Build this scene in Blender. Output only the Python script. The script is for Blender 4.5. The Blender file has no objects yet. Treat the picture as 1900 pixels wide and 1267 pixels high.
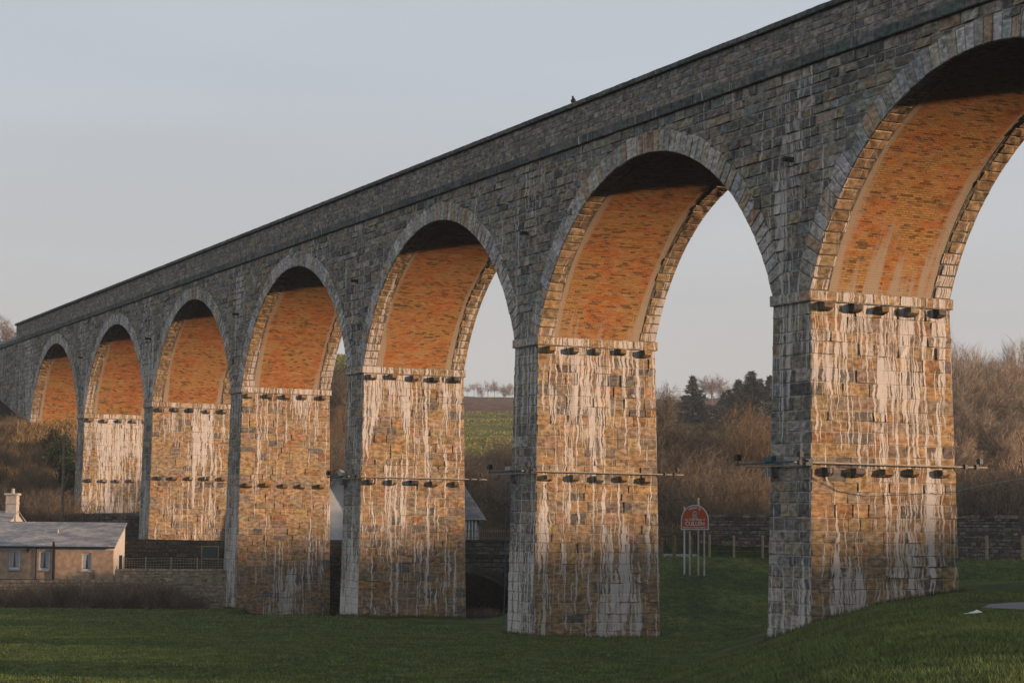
import bpy, math, random
import numpy as np
from mathutils import Matrix, Vector
R_=math.radians
random.seed(7); rng=np.random.default_rng(7)
sc=bpy.context.scene; COL=sc.collection

# ------------------------------------------------------------------ survey of the place (metres)
F=3733.18; CAM=np.array([53.8625,-35.7156,-7.5287]); YAW,PITCH,ROLL=1.13348,0.0957687,0.0087366
PITCHX=20.0; PW=2.204; VW=5.457; BX=0.01501; BY=0.01491; ZSTR=7.6575; ZCOP=9.4662; RISE=6.132; SL=-0.011277
ZSP=0.35
HS=(PITCHX-PW)/2; RAD=(HS*HS+RISE*RISE)/(2*RISE); ZC=ZSP+RISE-RAD
FH=np.array([-math.sin(YAW),math.cos(YAW)]); RH=np.array([math.cos(YAW),math.sin(YAW)])
def at(D,l,z): return (CAM[0]+FH[0]*D+RH[0]*l, CAM[1]+FH[1]*D+RH[1]*l, z)
def DL(x,y):
    dx=x-CAM[0]; dy=y-CAM[1]; return dx*FH[0]+dy*FH[1], dx*RH[0]+dy*RH[1]
def sst(a,b,x):
    t=np.clip((x-a)/(b-a),0,1); return t*t*(3-2*t)
def lat(px,D): return (px-950.0)*D/F
def zat(py,D,px=950.0): return CAM[2]-(py-(983.8+16.6*px/1900))/F*D

# ------------------------------------------------------------------ object helpers
def tag(o,label=None,cat=None,group=None,kind=None):
    if label:o['label']=label
    if cat:o['category']=cat
    if group:o['group']=group
    if kind:o['kind']=kind
    return o
def empty(name,loc=(0,0,0),rz=0):
    o=bpy.data.objects.new(name,None); o.location=loc; o.rotation_euler=(0,0,rz); COL.objects.link(o); return o
class MB:
    def __init__(s): s.v=[];s.f=[];s.uv=[];s.c=[]
    def add(s,vs,fs,uv=None,c=(.5,.5,.5,0)):
        b=len(s.v); s.v.extend(vs); s.f.extend([tuple(i+b for i in q) for q in fs])
        s.uv.extend(uv if uv is not None else [(p[0]+p[1],p[2]) for p in vs]); s.c.extend([c]*len(vs))
    def box(s,x0,x1,y0,y1,z0,z1,c=(.5,.5,.5,0),M=None):
        vs=[(x,y,z) for x in (x0,x1) for y in (y0,y1) for z in (z0,z1)]
        if M: vs=[M(*p) for p in vs]
        s.add(vs,[(0,1,3,2),(4,6,7,5),(0,4,5,1),(2,3,7,6),(0,2,6,4),(1,5,7,3)],None,c)
    def tube(s,pts,r,n=6,c=(.5,.5,.5,0),cap=True):
        pts=[np.array(p,float) for p in pts]
        rs=r if hasattr(r,'__len__') else [r]*len(pts)
        vs=[];m=len(pts)
        for i,p in enumerate(pts):
            t=pts[min(i+1,m-1)]-pts[max(i-1,0)]; t/=np.linalg.norm(t)+1e-9
            a=np.cross(t,[0,0,1.]) if abs(t[2])<.9 else np.cross(t,[1.,0,0]); a/=np.linalg.norm(a); b=np.cross(t,a)
            for k in range(n):
                w=2*math.pi*k/n; vs.append(tuple(p+rs[i]*(math.cos(w)*a+math.sin(w)*b)))
        fs=[(i*n+k,i*n+(k+1)%n,(i+1)*n+(k+1)%n,(i+1)*n+k) for i in range(m-1) for k in range(n)]
        if cap: fs+= [tuple(range(n-1,-1,-1)),tuple((m-1)*n+k for k in range(n))]
        s.add(vs,fs,None,c)
    def build(s,name,mat,parent=None,shear=False,smooth=False,place=None):
        me=bpy.data.meshes.new(name); v=s.v
        if shear: v=[(p[0],p[1],p[2]+SL*p[0]) for p in v]
        me.from_pydata(v,[],s.f); me.update()
        uvl=me.uv_layers.new(name='UVMap'); li=np.empty(len(me.loops),np.int32); me.loops.foreach_get('vertex_index',li)
        uvl.data.foreach_set('uv',np.array(s.uv,np.float32)[li].ravel())
        a=me.color_attributes.new('Col','FLOAT_COLOR','POINT'); a.data.foreach_set('color',np.array(s.c,np.float32).ravel())
        if mat: me.materials.append(mat)
        if smooth: me.polygons.foreach_set('use_smooth',[True]*len(me.polygons))
        o=bpy.data.objects.new(name,me); COL.objects.link(o)
        if parent: o.parent=parent
        return o
def np_mesh(name,V,Fc,mat,parent=None,col=None,smooth=False):
    me=bpy.data.meshes.new(name); n=Fc.shape[1]
    me.vertices.add(len(V)); me.vertices.foreach_set('co',V.astype(np.float32).ravel())
    me.loops.add(Fc.size); me.loops.foreach_set('vertex_index',Fc.astype(np.int32).ravel())
    me.polygons.add(len(Fc)); me.polygons.foreach_set('loop_start',np.arange(0,Fc.size,n,dtype=np.int32))
    if smooth: me.polygons.foreach_set('use_smooth',np.ones(len(Fc),bool))
    me.update(calc_edges=True)
    if col is not None:
        a=me.color_attributes.new('Col','FLOAT_COLOR','POINT'); a.data.foreach_set('color',col.astype(np.float32).ravel())
    me.materials.append(mat); o=bpy.data.objects.new(name,me); COL.objects.link(o)
    if parent: o.parent=parent
    return o
def copy_tree(o,parent=None):
    c=o.copy(); COL.objects.link(c)
    if parent: c.parent=parent
    for ch in list(o.children): copy_tree(ch,c)
    return c

# ------------------------------------------------------------------ materials
class NT:
    def __init__(s,name):
        s.m=bpy.data.materials.new(name); s.m.use_nodes=True; s.t=s.m.node_tree; s.t.nodes.clear()
        s.out=s.n('ShaderNodeOutputMaterial'); s.b=s.n('ShaderNodeBsdfPrincipled'); s.l(s.b.outputs[0],s.out.inputs[0])
    def n(s,t,**k):
        x=s.t.nodes.new(t)
        for a,v in k.items(): setattr(x,a,v)
        return x
    def l(s,a,b): s.t.links.new(a,b)
    def setv(s,i,v):
        if hasattr(v,'links'): s.l(v,i)
        else: i.default_value=v
    def math(s,op,a,b=0,clamp=False):
        x=s.n('ShaderNodeMath',operation=op,use_clamp=clamp); s.setv(x.inputs[0],a); s.setv(x.inputs[1],b); return x.outputs[0]
    def mix(s,f,a,b,mode='MIX'):
        x=s.n('ShaderNodeMix',data_type='RGBA',blend_type=mode); s.setv(x.inputs[0],f); s.setv(x.inputs[6],a); s.setv(x.inputs[7],b); return x.outputs[2]
    def ramp(s,f,a,b,lo=0.,hi=1.):
        x=s.n('ShaderNodeMapRange',interpolation_type='SMOOTHSTEP'); s.setv(x.inputs[0],f); s.setv(x.inputs[1],a); s.setv(x.inputs[2],b); x.inputs[3].default_value=lo; x.inputs[4].default_value=hi; return x.outputs[0]
    def noise(s,v,scale,detail=3,rough=.55,dist=0.):
        x=s.n('ShaderNodeTexNoise'); s.l(v,x.inputs['Vector']); x.inputs['Scale'].default_value=scale; x.inputs['Detail'].default_value=detail; x.inputs['Roughness'].default_value=rough; x.inputs['Distortion'].default_value=dist; return x.outputs[0]
    def mapv(s,v,sc=(1,1,1),loc=(0,0,0)):
        x=s.n('ShaderNodeMapping'); s.l(v,x.inputs[0]); x.inputs['Scale'].default_value=sc; x.inputs['Location'].default_value=loc; return x.outputs[0]
    def uv(s): return s.n('ShaderNodeUVMap',uv_map='UVMap').outputs[0]
    def obj(s): return s.n('ShaderNodeTexCoord').outputs['Object']
    def pos(s): return s.n('ShaderNodeNewGeometry').outputs['Position']
    def attr(s): return s.n('ShaderNodeAttribute',attribute_name='Col')
    def bump(s,h,strength=.4,dist=.02):
        x=s.n('ShaderNodeBump'); x.inputs['Strength'].default_value=strength; x.inputs['Distance'].default_value=dist; s.l(h,x.inputs['Height']); s.l(x.outputs[0],s.b.inputs['Normal'])
    def fin(s,col,rough=.9,metal=0.,spec=.3):
        s.setv(s.b.inputs['Base Color'],col); s.setv(s.b.inputs['Roughness'],rough); s.b.inputs['Metallic'].default_value=metal; s.b.inputs['Specular IOR Level'].default_value=spec
        return s.m
def plain(name,c,rough=.7,var=.25,scale=6.,metal=0.,spec=.3,bump=0.):
    t=NT(name); n=t.noise(t.obj(),scale,4)
    d=t.mix(t.ramp(n,.3,.7),tuple(x*(1-var) for x in c)+(1,),tuple(min(1,x*(1+var)) for x in c)+(1,))
    if bump: t.bump(n,bump,.02)
    return t.fin(d,rough,metal,spec)
def stone_mat(name='masonry',lime_col=(.71,.66,.61,1)):
    t=NT(name); uv=t.uv(); a=t.attr(); col=a.outputs['Color']; lime=a.outputs['Alpha']
    n1=t.noise(t.mapv(uv,(.8,1.5,1)),4.5,6,.62); n2=t.noise(uv,2.2,4); n3=t.noise(uv,38,3,.6)
    base=t.mix(t.ramp(n1,.32,.7),t.mix(1,col,(.50,.47,.44,1),'MULTIPLY'),t.mix(1,col,(1.35,1.32,1.27,1),'MULTIPLY'))
    base=t.mix(t.ramp(n2,.56,.74,0,.8),base,t.mix(1,col,(.33,.31,.33,1),'MULTIPLY'))
    base=t.mix(t.ramp(n3,.60,.78,0,.25),base,(.05,.045,.04,1))
    # lime runs: narrow wavy vertical trails washed out of the joints
    wob=t.noise(uv,1.6,3); wob2=t.noise(uv,6.,2)
    sp=t.n('ShaderNodeSeparateXYZ'); t.l(uv,sp.inputs[0])
    u=t.math('ADD',sp.outputs[0],t.math('ADD',t.math('MULTIPLY',t.math('SUBTRACT',wob,.5),.30),t.math('MULTIPLY',t.math('SUBTRACT',wob2,.5),.07)))
    def vec(us,vs,o):
        c=t.n('ShaderNodeCombineXYZ'); t.l(t.math('MULTIPLY',u,us),c.inputs[0]); t.l(t.math('MULTIPLY',sp.outputs[1],vs),c.inputs[1]); c.inputs[2].default_value=o; return c.outputs[0]
    s1=t.noise(vec(4.6,.17,1.3),1.,2,.5); s2=t.noise(vec(9.8,.25,7.7),1.,3,.55); s3=t.noise(vec(.55,.22,3.1),1.,3)
    fine=t.noise(vec(11.,3.,2.),1.,3)
    drive=t.math('ADD',t.math('MULTIPLY',lime,.225),t.math('MULTIPLY',t.math('SUBTRACT',s3,.5),.34))
    drive=t.math('ADD',drive,t.math('MULTIPLY',t.math('SUBTRACT',fine,.5),.16))
    m1=t.ramp(t.math('ADD',s1,drive),.72,.765); m2=t.ramp(t.math('ADD',s2,drive),.695,.745)
    s4=t.noise(vec(13.,.5,4.4),1.,2,.5); m2=t.math('MAXIMUM',m2,t.ramp(t.math('ADD',s4,drive),.76,.81,0,.7))
    wash=t.ramp(t.math('ADD',t.math('MULTIPLY',s1,.6),t.math('ADD',drive,t.math('MULTIPLY',n1,.25))),.62,.82,0,.36)
    crust=t.noise(t.mapv(uv,(1.5,1.0,1),(3,5,0)),1.,6,.7,.6); m3=t.ramp(t.math('ADD',crust,t.math('MULTIPLY',drive,.8)),.71,.76,0,.75); m=t.math('MAXIMUM',t.math('MAXIMUM',m1,m2),m3); m=t.math('MULTIPLY',m,t.ramp(t.noise(vec(15.,.45,9.1),1.,2,.5),.33,.44,.30,1.)); m=t.math('MULTIPLY',m,t.ramp(n3,.25,.5,.75,1.)); m=t.math('MULTIPLY',m,t.ramp(lime,.02,.12))
    wash=t.math('MULTIPLY',wash,t.ramp(lime,.02,.2))
    lc=t.mix(n1,lime_col,tuple(x*.80 for x in lime_col[:3])+(1,))
    base=t.mix(wash,base,t.mix(.4,lc,col)); base=t.mix(m,base,lc)
    h=t.math('ADD',t.math('MULTIPLY',n1,.6),t.math('ADD',t.math('MULTIPLY',n3,.4),t.math('MULTIPLY',m,.35)))
    t.bump(h,.9,.05); return t.fin(base,.92,0,.2)
def brick_mat():
    t=NT('brick_soffit'); uv=t.uv(); a=t.attr(); lime=a.outputs['Alpha']
    b=t.n('ShaderNodeTexBrick'); t.l(uv,b.inputs['Vector']); b.offset=.5
    b.inputs['Scale'].default_value=1.; b.inputs['Brick Width'].default_value=.245; b.inputs['Row Height'].default_value=.083; b.inputs['Mortar Size'].default_value=.009
    b.inputs['Color1'].default_value=(0,0,0,1); b.inputs['Color2'].default_value=(1,1,1,1); b.inputs['Mortar'].default_value=(.5,.5,.5,1); b.inputs['Bias'].default_value=0
    mort=b.outputs['Fac']; r=t.n('ShaderNodeSeparateColor'); t.l(b.outputs['Color'],r.inputs[0]); r=r.outputs[0]
    big=t.noise(uv,.55,4,.6); mid=t.noise(t.mapv(uv,(.6,2.2,1)),1.7,4,.6); fine=t.noise(uv,17,4,.65); row=t.noise(t.mapv(uv,(.35,6,1)),1.,3)
    red=t.mix(r,(.39,.122,.028,1),(.62,.245,.062,1)); buff=t.mix(r,(.45,.23,.07,1),(.60,.35,.13,1))
    c=t.mix(t.ramp(t.math('ADD',t.math('MULTIPLY',big,.7),t.math('MULTIPLY',mid,.35)),.47,.57),red,buff)
    c=t.mix(t.ramp(t.math('ADD',t.math('MULTIPLY',r,.5),t.math('MULTIPLY',row,.6)),.66,.78,0,.8),c,(.095,.045,.02,1))
    c=t.mix(t.ramp(fine,.48,.74,0,.65),c,t.mix(1,c,(.45,.42,.4,1),'MULTIPLY'))
    lin=t.noise(t.mapv(uv,(2.6,24,1),(7,3,0)),1.,3,.6)
    c=t.mix(t.ramp(lin,.56,.68,0,.6),c,t.mix(1,c,(.30,.24,.2,1),'MULTIPLY'))
    c=t.mix(t.math('MULTIPLY',mort,t.ramp(mid,.35,.6,.35,1.)),c,t.mix(t.ramp(big,.45,.58),(.46,.35,.22,1),(.13,.075,.035,1)))
    soot=t.ramp(t.noise(uv,.75,6,.7),.54,.72,0,.75); c=t.mix(soot,c,t.mix(1,c,(.40,.38,.38,1),'MULTIPLY'))
    st=t.noise(t.mapv(uv,(3.2,.22,1)),1.,3); lm=t.ramp(t.math('ADD',t.math('ADD',t.math('MULTIPLY',lime,.42),t.math('MULTIPLY',st,.7)),t.math('MULTIPLY',fine,.22)),.70,.86,0,.95)
    c=t.mix(lm,c,t.mix(fine,(.52,.42,.31,1),(.36,.28,.19,1)))
    h=t.math('SUBTRACT',t.math('ADD',t.math('MULTIPLY',fine,.6),t.math('MULTIPLY',r,.5)),t.math('MULTIPLY',mort,.9)); t.bump(h,.9,.03)
    return t.fin(c,.93,0,.15)
def ground_mat():
    t=NT('ground_cover'); p=t.pos(); a=t.attr(); col=a.outputs['Color']
    n1=t.noise(p,.35,5,.6); n2=t.noise(p,2.3,5,.65); n3=t.noise(p,11,4,.7); st=t.noise(t.mapv(p,(.9,.25,1)),1.2,4)
    c=t.mix(t.ramp(n1,.36,.66),t.mix(1,col,(.62,.70,.7,1),'MULTIPLY'),t.mix(1,col,(1.55,1.32,1.2,1),'MULTIPLY'))
    c=t.mix(t.ramp(n2,.35,.7),t.mix(1,c,(.55,.6,.6,1),'MULTIPLY'),t.mix(1,c,(1.4,1.3,1.25,1),'MULTIPLY'))
    c=t.mix(t.ramp(st,.57,.72,0,.5),c,t.mix(1,c,(1.9,1.45,1.0,1),'MULTIPLY'))
    c=t.mix(t.ramp(n3,.35,.65),t.mix(1,c,(.5,.5,.5,1),'MULTIPLY'),c)
    t.bump(t.math('ADD',t.math('MULTIPLY',n2,.5),n3),1.,.12); return t.fin(c,.95,0,.1)
def attr_mat(name,rough=.8,k=.5,trans=False):
    t=NT(name); a=t.attr(); n=t.noise(t.pos(),1.3,3)
    c=t.mix(t.ramp(n,.3,.7),t.mix(1,a.outputs['Color'],(1-k,1-k,1-k,1),'MULTIPLY'),t.mix(1,a.outputs['Color'],(1+k,1+k*.9,1+k*.8,1),'MULTIPLY'))
    return t.fin(c,rough,0,.15)
def slate_mat(name,c0,c1):
    t=NT(name); uv=t.uv(); b=t.n('ShaderNodeTexBrick'); t.l(uv,b.inputs['Vector']); b.offset=.5
    b.inputs['Scale'].default_value=1; b.inputs['Brick Width'].default_value=.30; b.inputs['Row Height'].default_value=.22; b.inputs['Mortar Size'].default_value=.008
    b.inputs['Color1'].default_value=c0; b.inputs['Color2'].default_value=c1; b.inputs['Mortar'].default_value=tuple(x*.3 for x in c0[:3])+(1,)
    n=t.noise(t.mapv(uv,(.5,1.3,1)),1.1,4); c=t.mix(t.ramp(n,.40,.62),b.outputs['Color'],t.mix(1,b.outputs['Color'],(1.9,1.7,1.55,1),'MULTIPLY'))
    t.bump(t.math('ADD',b.outputs['Fac'],n),.5,.02); return t.fin(c,.6,0,.4)
M={}
M['stone']=stone_mat(); M['brick']=brick_mat(); M['ground']=ground_mat()
M['twig']=attr_mat('bark_twigs',.85,.35); M['leaf']=attr_mat('leafage',.7,.45); M['blade']=attr_mat('grass_blades',.75,.35)
M['slate']=slate_mat('slate',(.16,.17,.185,1),(.25,.26,.275,1)); M['slate_dark']=slate_mat('dark_slate',(.10,.10,.11,1),(.16,.16,.17,1))
M['harl']=plain('tan_harling',(.45,.315,.215),.95,.22,3.,bump=.5); M['pale']=plain('pale_render',(.50,.465,.41),.9,.15,4.,bump=.3)
M['white']=plain('white_paint',(.70,.70,.69),.6,.08,3.); M['black']=plain('black_metal',(.015,.016,.018),.45,.3,9.)
M['steel']=plain('galvanised_tube',(.42,.36,.28),.5,.25,12.,.2); M['blue']=plain('blue_plastic',(.035,.10,.14),.5,.3,9.)
M['wood']=plain('weathered_wood',(.22,.145,.075),.9,.35,9.,bump=.4); M['palewood']=plain('pale_wood',(.36,.28,.18),.85,.2,9.,bump=.3)
M['greywood']=plain('grey_pole_wood',(.20,.16,.12),.9,.3,7.,bump=.3)
M['signred']=plain('sign_rust_red',(.50,.075,.016),.5,.08,4.); M['tarmac']=plain('tarmac',(.16,.165,.175),.95,.2,9.,bump=.4)
M['dark']=plain('dark_interior',(.008,.008,.009),.9,.2,3.); M['curtain']=plain('net_curtain',(.45,.45,.46),.9,.15,14.)
M['bird']=plain('dark_plumage',(.012,.013,.018),.7,.3,30.); M['concrete']=plain('pale_kerb_concrete',(.42,.42,.40),.9,.2,5.)
M['teal']=plain('teal_panel',(.012,.03,.035),.4,.2,3.)
def glass():
    t=NT('window_glass'); n=t.noise(t.obj(),2.,2); t.bump(n,.05,.01); return t.fin((.05,.06,.07,1),.08,0,.6)
M['glass']=glass()

# ------------------------------------------------------------------ terrain
LX=[-200,60,82,86.5,93,104.5,107,113.5,114.5,122,130,160,200,260,350,430,600,900,2500]
LZ=[-11.5,-11.45,-11.68,-11.85,-11.0,-8.55,-8.78,-8.78,-7.4,-6.4,-5.2,-2.6,0.2,4.9,13.8,20.5,33,36,30]
SX=[-200,60,100,112,123.0,123.6,146.5,150,160,200,260,350,430,600,900,2500]
SZ=[-11.5,-11.45,-11.66,-12.15,-12.5,-8.7,-8.5,-5.2,-2.8,0.2,4.9,13.8,20.5,33,36,30]
AX=[-200,60,119.9,120.2,133.6,134.2,148.0,148.6,152,157.5,165,172,185,200,215,400,900,2500]
AZ=[-11.5,-11.45,-11.98,-10.7,-10.5,-8.05,-7.95,-6.5,-6.45,-6.2,-2.2,1.2,4.6,9,11.5,22,36,30]
def wav(x,y,s,seed):
    r=np.random.default_rng(seed); o=np.zeros_like(x,dtype=float)
    for i in range(5):
        a=r.uniform(0,6.28); k=6.28/s*r.uniform(.6,1.8); o+=np.sin(x*math.cos(a)*k+y*math.sin(a)*k+r.uniform(0,6.28))
    return o/5
def H(x,y):
    x=np.asarray(x,float); y=np.asarray(y,float); D,l=DL(x,y)
    right=np.interp(D,LX,LZ); chan=np.interp(D,SX,SZ); left=np.interp(D,AX,AZ)
    z=chan+(right-chan)*sst(-1.,3.5,l); t=sst(-15.6,-15.0,l); z=left+(z-left)*t
    z=np.where(D<119,z+(-.45)*sst(-20,-60,x)*sst(-9,-16,-np.abs(l))*0,z)
    s=.6*x+.8*y
    bank=np.interp(s,[-60,-9,-6,-4.2,-3,-1.44,0,2.2,4.4,7,40],[-14,-13,-12.1,-11.65,-11.3,-10.85,-10.25,-9.62,-9.3,-9.2,-9.1])
    bank=np.where(D>88,-14+(bank+14)*sst(104,84,D),bank)
    z=np.maximum(z,bank)
    near=sst(125,95,D)
    z=z+wav(x,y,9,3)*.06*near+wav(x,y,60,5)*.10*near+(1-near)*(wav(x,y,22,8)*.35+wav(x,y,90,9)*1.1*sst(160,240,D))*sst(126,150,D)
    # unseen rise out to the right, shaped so its shadow covers the pier feet
    rid=(2.3+.056*np.clip(D,-120,90)-.6*sst(60,85,D)+1.1*np.exp(-((D-82)/8.)**2)-1.5*sst(88,100,D)-4*sst(115,175,D)+wav(x,y,14,21)*.35+wav(x,y,4.5,22)*.3)
    z=z+(rid-z)*sst(62,92,l)*sst(240,150,D)*sst(-500,-60,D)
    return z
def h1(x,y): return float(H(np.array([x]),np.array([y]))[0])
def hD(D,l): p=at(D,l,0); return h1(p[0],p[1])
Ds=np.concatenate([np.arange(-400,10,14.),np.arange(10,119,.8),np.array([119.2,119.6,119.9,120.05,120.2,120.6]),np.arange(121,133,1.),np.array([133.3,133.6,133.8,134,134.2,134.6]),np.arange(135.4,147.6,1.),np.array([147.8,148,148.2,148.4,148.6]),np.arange(149.4,200,1.2),np.geomspace(201,1500,62)])
ls=np.concatenate([-np.geomspace(1200,62,22),np.arange(-60,-16.4,.9),np.array([-16,-15.7,-15.5,-15.3,-15.1,-14.9,-14.6]),np.arange(-14,32,.8),np.arange(33,62,1.6),np.arange(62,130,2.),np.geomspace(132,1200,18)])
gd,gl=np.meshgrid(Ds,ls,indexing='ij'); gx=CAM[0]+FH[0]*gd+RH[0]*gl; gy=CAM[1]+FH[1]*gd+RH[1]*gl; gz=H(gx,gy)
V=np.stack([gx,gy,gz],-1).reshape(-1,3); nD,nL=gd.shape
ii=(np.arange(nD-1)[:,None]*nL+np.arange(nL-1)[None,:]).ravel(); Fq=np.stack([ii,ii+1,ii+nL+1,ii+nL],-1)
def cover(D,l,x,y):
    j=wav(x,y,18,31)*6
    c=np.zeros(D.shape+(4,)); c[...,:3]=(.084,.126,.036); c[...,3]=1
    def put(m,col): 
        m=m[...,None]; c[...,:3]=c[...,:3]*(1-m)+np.array(col)*m
    scr=sst(113.5,114.5,D+0*j); scr=np.where(l<-15.3,sst(119.9,120.2,D),scr); put(sst(83,86,D)*sst(1.5,3.,l)*sst(107,106,D),(.085,.132,.038)); put(scr,(.085,.066,.04))
    put(sst(-15.3,-15.4,l)*sst(119.9,120.1,D)*sst(149,147.9,D),(.035,.032,.022))
    put(sst(-15.3,-15.4,l)*sst(172,178,D)*sst(-42,-46,l),(.02,.03,.012))
    gr=sst(196,206,D+j)*sst(352,346,D+j*.5)*sst(-30,-20,l); put(gr,(.22,.235,.078))
    put(sst(346,352,D+j*.5)*sst(-40,-20,l),(.19,.125,.095)); put(sst(560,600,D+j),(.10,.10,.05))
    ch=sst(104,108,D)*sst(123.6,123.2,D)*sst(-8.8,-8.,l)*sst(2.,0.,l); put(ch,(.02,.018,.013))  # stream channel near black: shade under the bridge put into ground colour
    put(sst(345,347.5,D+j*.5)*sst(352,349,D+j*.5)*sst(-40,-20,l)*.8,(.20,.15,.08))
    return c
gc=cover(gd,gl,gx,gy).reshape(-1,4)
tag(np_mesh('ground',V,Fq,M['ground'],col=gc,smooth=True),kind='structure')

# ------------------------------------------------------------------ viaduct
W_=VW
def pick(pal):
    c=random.choice(pal); k=random.uniform(.84,1.16); return tuple(max(.01,x*k*random.uniform(.95,1.05)) for x in c)
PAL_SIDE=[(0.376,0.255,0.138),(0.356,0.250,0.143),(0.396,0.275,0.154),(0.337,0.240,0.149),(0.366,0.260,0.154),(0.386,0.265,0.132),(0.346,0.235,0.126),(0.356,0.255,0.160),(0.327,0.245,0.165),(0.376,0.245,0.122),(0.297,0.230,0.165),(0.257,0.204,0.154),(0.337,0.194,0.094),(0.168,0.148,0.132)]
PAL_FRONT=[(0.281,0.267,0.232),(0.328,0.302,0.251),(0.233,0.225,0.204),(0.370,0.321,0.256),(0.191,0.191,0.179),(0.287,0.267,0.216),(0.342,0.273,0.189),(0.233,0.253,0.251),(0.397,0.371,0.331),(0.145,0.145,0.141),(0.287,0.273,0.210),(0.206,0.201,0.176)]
PAL_PAR=[(0.301,0.278,0.246),(0.341,0.307,0.271),(0.254,0.241,0.212),(0.380,0.339,0.293),(0.214,0.203,0.188),(0.316,0.278,0.226),(0.230,0.235,0.232)]
PAL_RING=[(0.484,0.472,0.448),(0.536,0.510,0.474),(0.433,0.433,0.428),(0.573,0.548,0.519),(0.484,0.427,0.351),(0.459,0.490,0.513),(0.459,0.338,0.240),(0.369,0.356,0.331),(0.611,0.599,0.584)]
PAL_COP=[(0.128,0.140,0.138),(0.150,0.156,0.148),(0.105,0.125,0.125),(0.180,0.179,0.172),(0.112,0.140,0.133)]
PAL_QUOIN=[(.38,.27,.15),(.35,.25,.145),(.42,.31,.18),(.31,.225,.13),(.40,.28,.14)]
def stone(mb,f,u0,u1,v0,v1,proud,amp,col,lime=0.,uo=0.,g=.007,nu=None,nv=2,inset=.022):
    L=u1-u0; 
    if L<.05 or v1-v0<.04: return
    nu=nu or (2 if L<.45 else 3 if L<.8 else 4); ins=min(inset,L*.2,(v1-v0)*.2)
    us=[u0+g]+[u0+g+ins+(L-2*g-2*ins)*i/(nu-1) for i in range(nu)]+[u1-g]
    Hh=v1-v0; vs_=[v0+g]+[v0+g+ins+(Hh-2*g-2*ins)*i/(nv-1) for i in range(nv)]+[v1-g]
    A=len(us);B=len(vs_); P=[];UV=[]; tu=random.uniform(-.5,.5)*amp; tv=random.uniform(-.5,.5)*amp
    for i,u in enumerate(us):
        for j,v in enumerate(vs_):
            edge=i in(0,A-1) or j in(0,B-1)
            if edge: d=-.012; uu,vv=u,v
            else:
                d=max(.002,proud+amp*(random.random()-.35)+tu*(i/(A-1)-.5)+tv*(j/(B-1)-.5)); uu=u+random.uniform(-.25,.25)*ins; vv=v+random.uniform(-.25,.25)*ins
            P.append(f(uu,vv,d)); UV.append((u+uo,v))
    Fs=[(i*B+j,(i+1)*B+j,(i+1)*B+j+1,i*B+j+1) for i in range(A-1) for j in range(B-1)]
    mb.add(P,Fs,UV,tuple(col)+(lime,))
def courses(z0,z1,h):
    n=max(1,round((z1-z0)/h)); w=[random.uniform(.76,1.24) for _ in range(n)]; s=sum(w); o=[z0]
    for a in w: o.append(o[-1]+a/s*(z1-z0))
    return list(zip(o[:-1],o[1:]))
def split(a,b,lo,hi):
    o=[a]
    while b-o[-1]>hi: o.append(o[-1]+random.uniform(lo,hi))
    if len(o)>1 and b-o[-1]<lo*.6: o[-1]=(o[-2]+b)/2 if len(o)>1 else o[-1]
    o.append(b); return list(zip(o[:-1],o[1:]))
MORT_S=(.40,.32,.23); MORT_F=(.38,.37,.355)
def lf_(u,v,seed):
    o=0
    for i in range(4):
        a=seed*1.7+i*2.1; o+=math.sin(u*(.9+.5*i)+a*3)*math.sin(v*(.35+.22*i)+a*5)
    return o/4
via=empty('viaduct',(-40,0,-12)); tag(via,'long stone railway viaduct with tall round arches of orange brick striding across the green','viaduct')
VP=via
def fix(o): o.matrix_parent_inverse=Matrix.Translation((40,0,12)); return o
def sub(o,par): o.parent=par; return o
piers=[]
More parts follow.
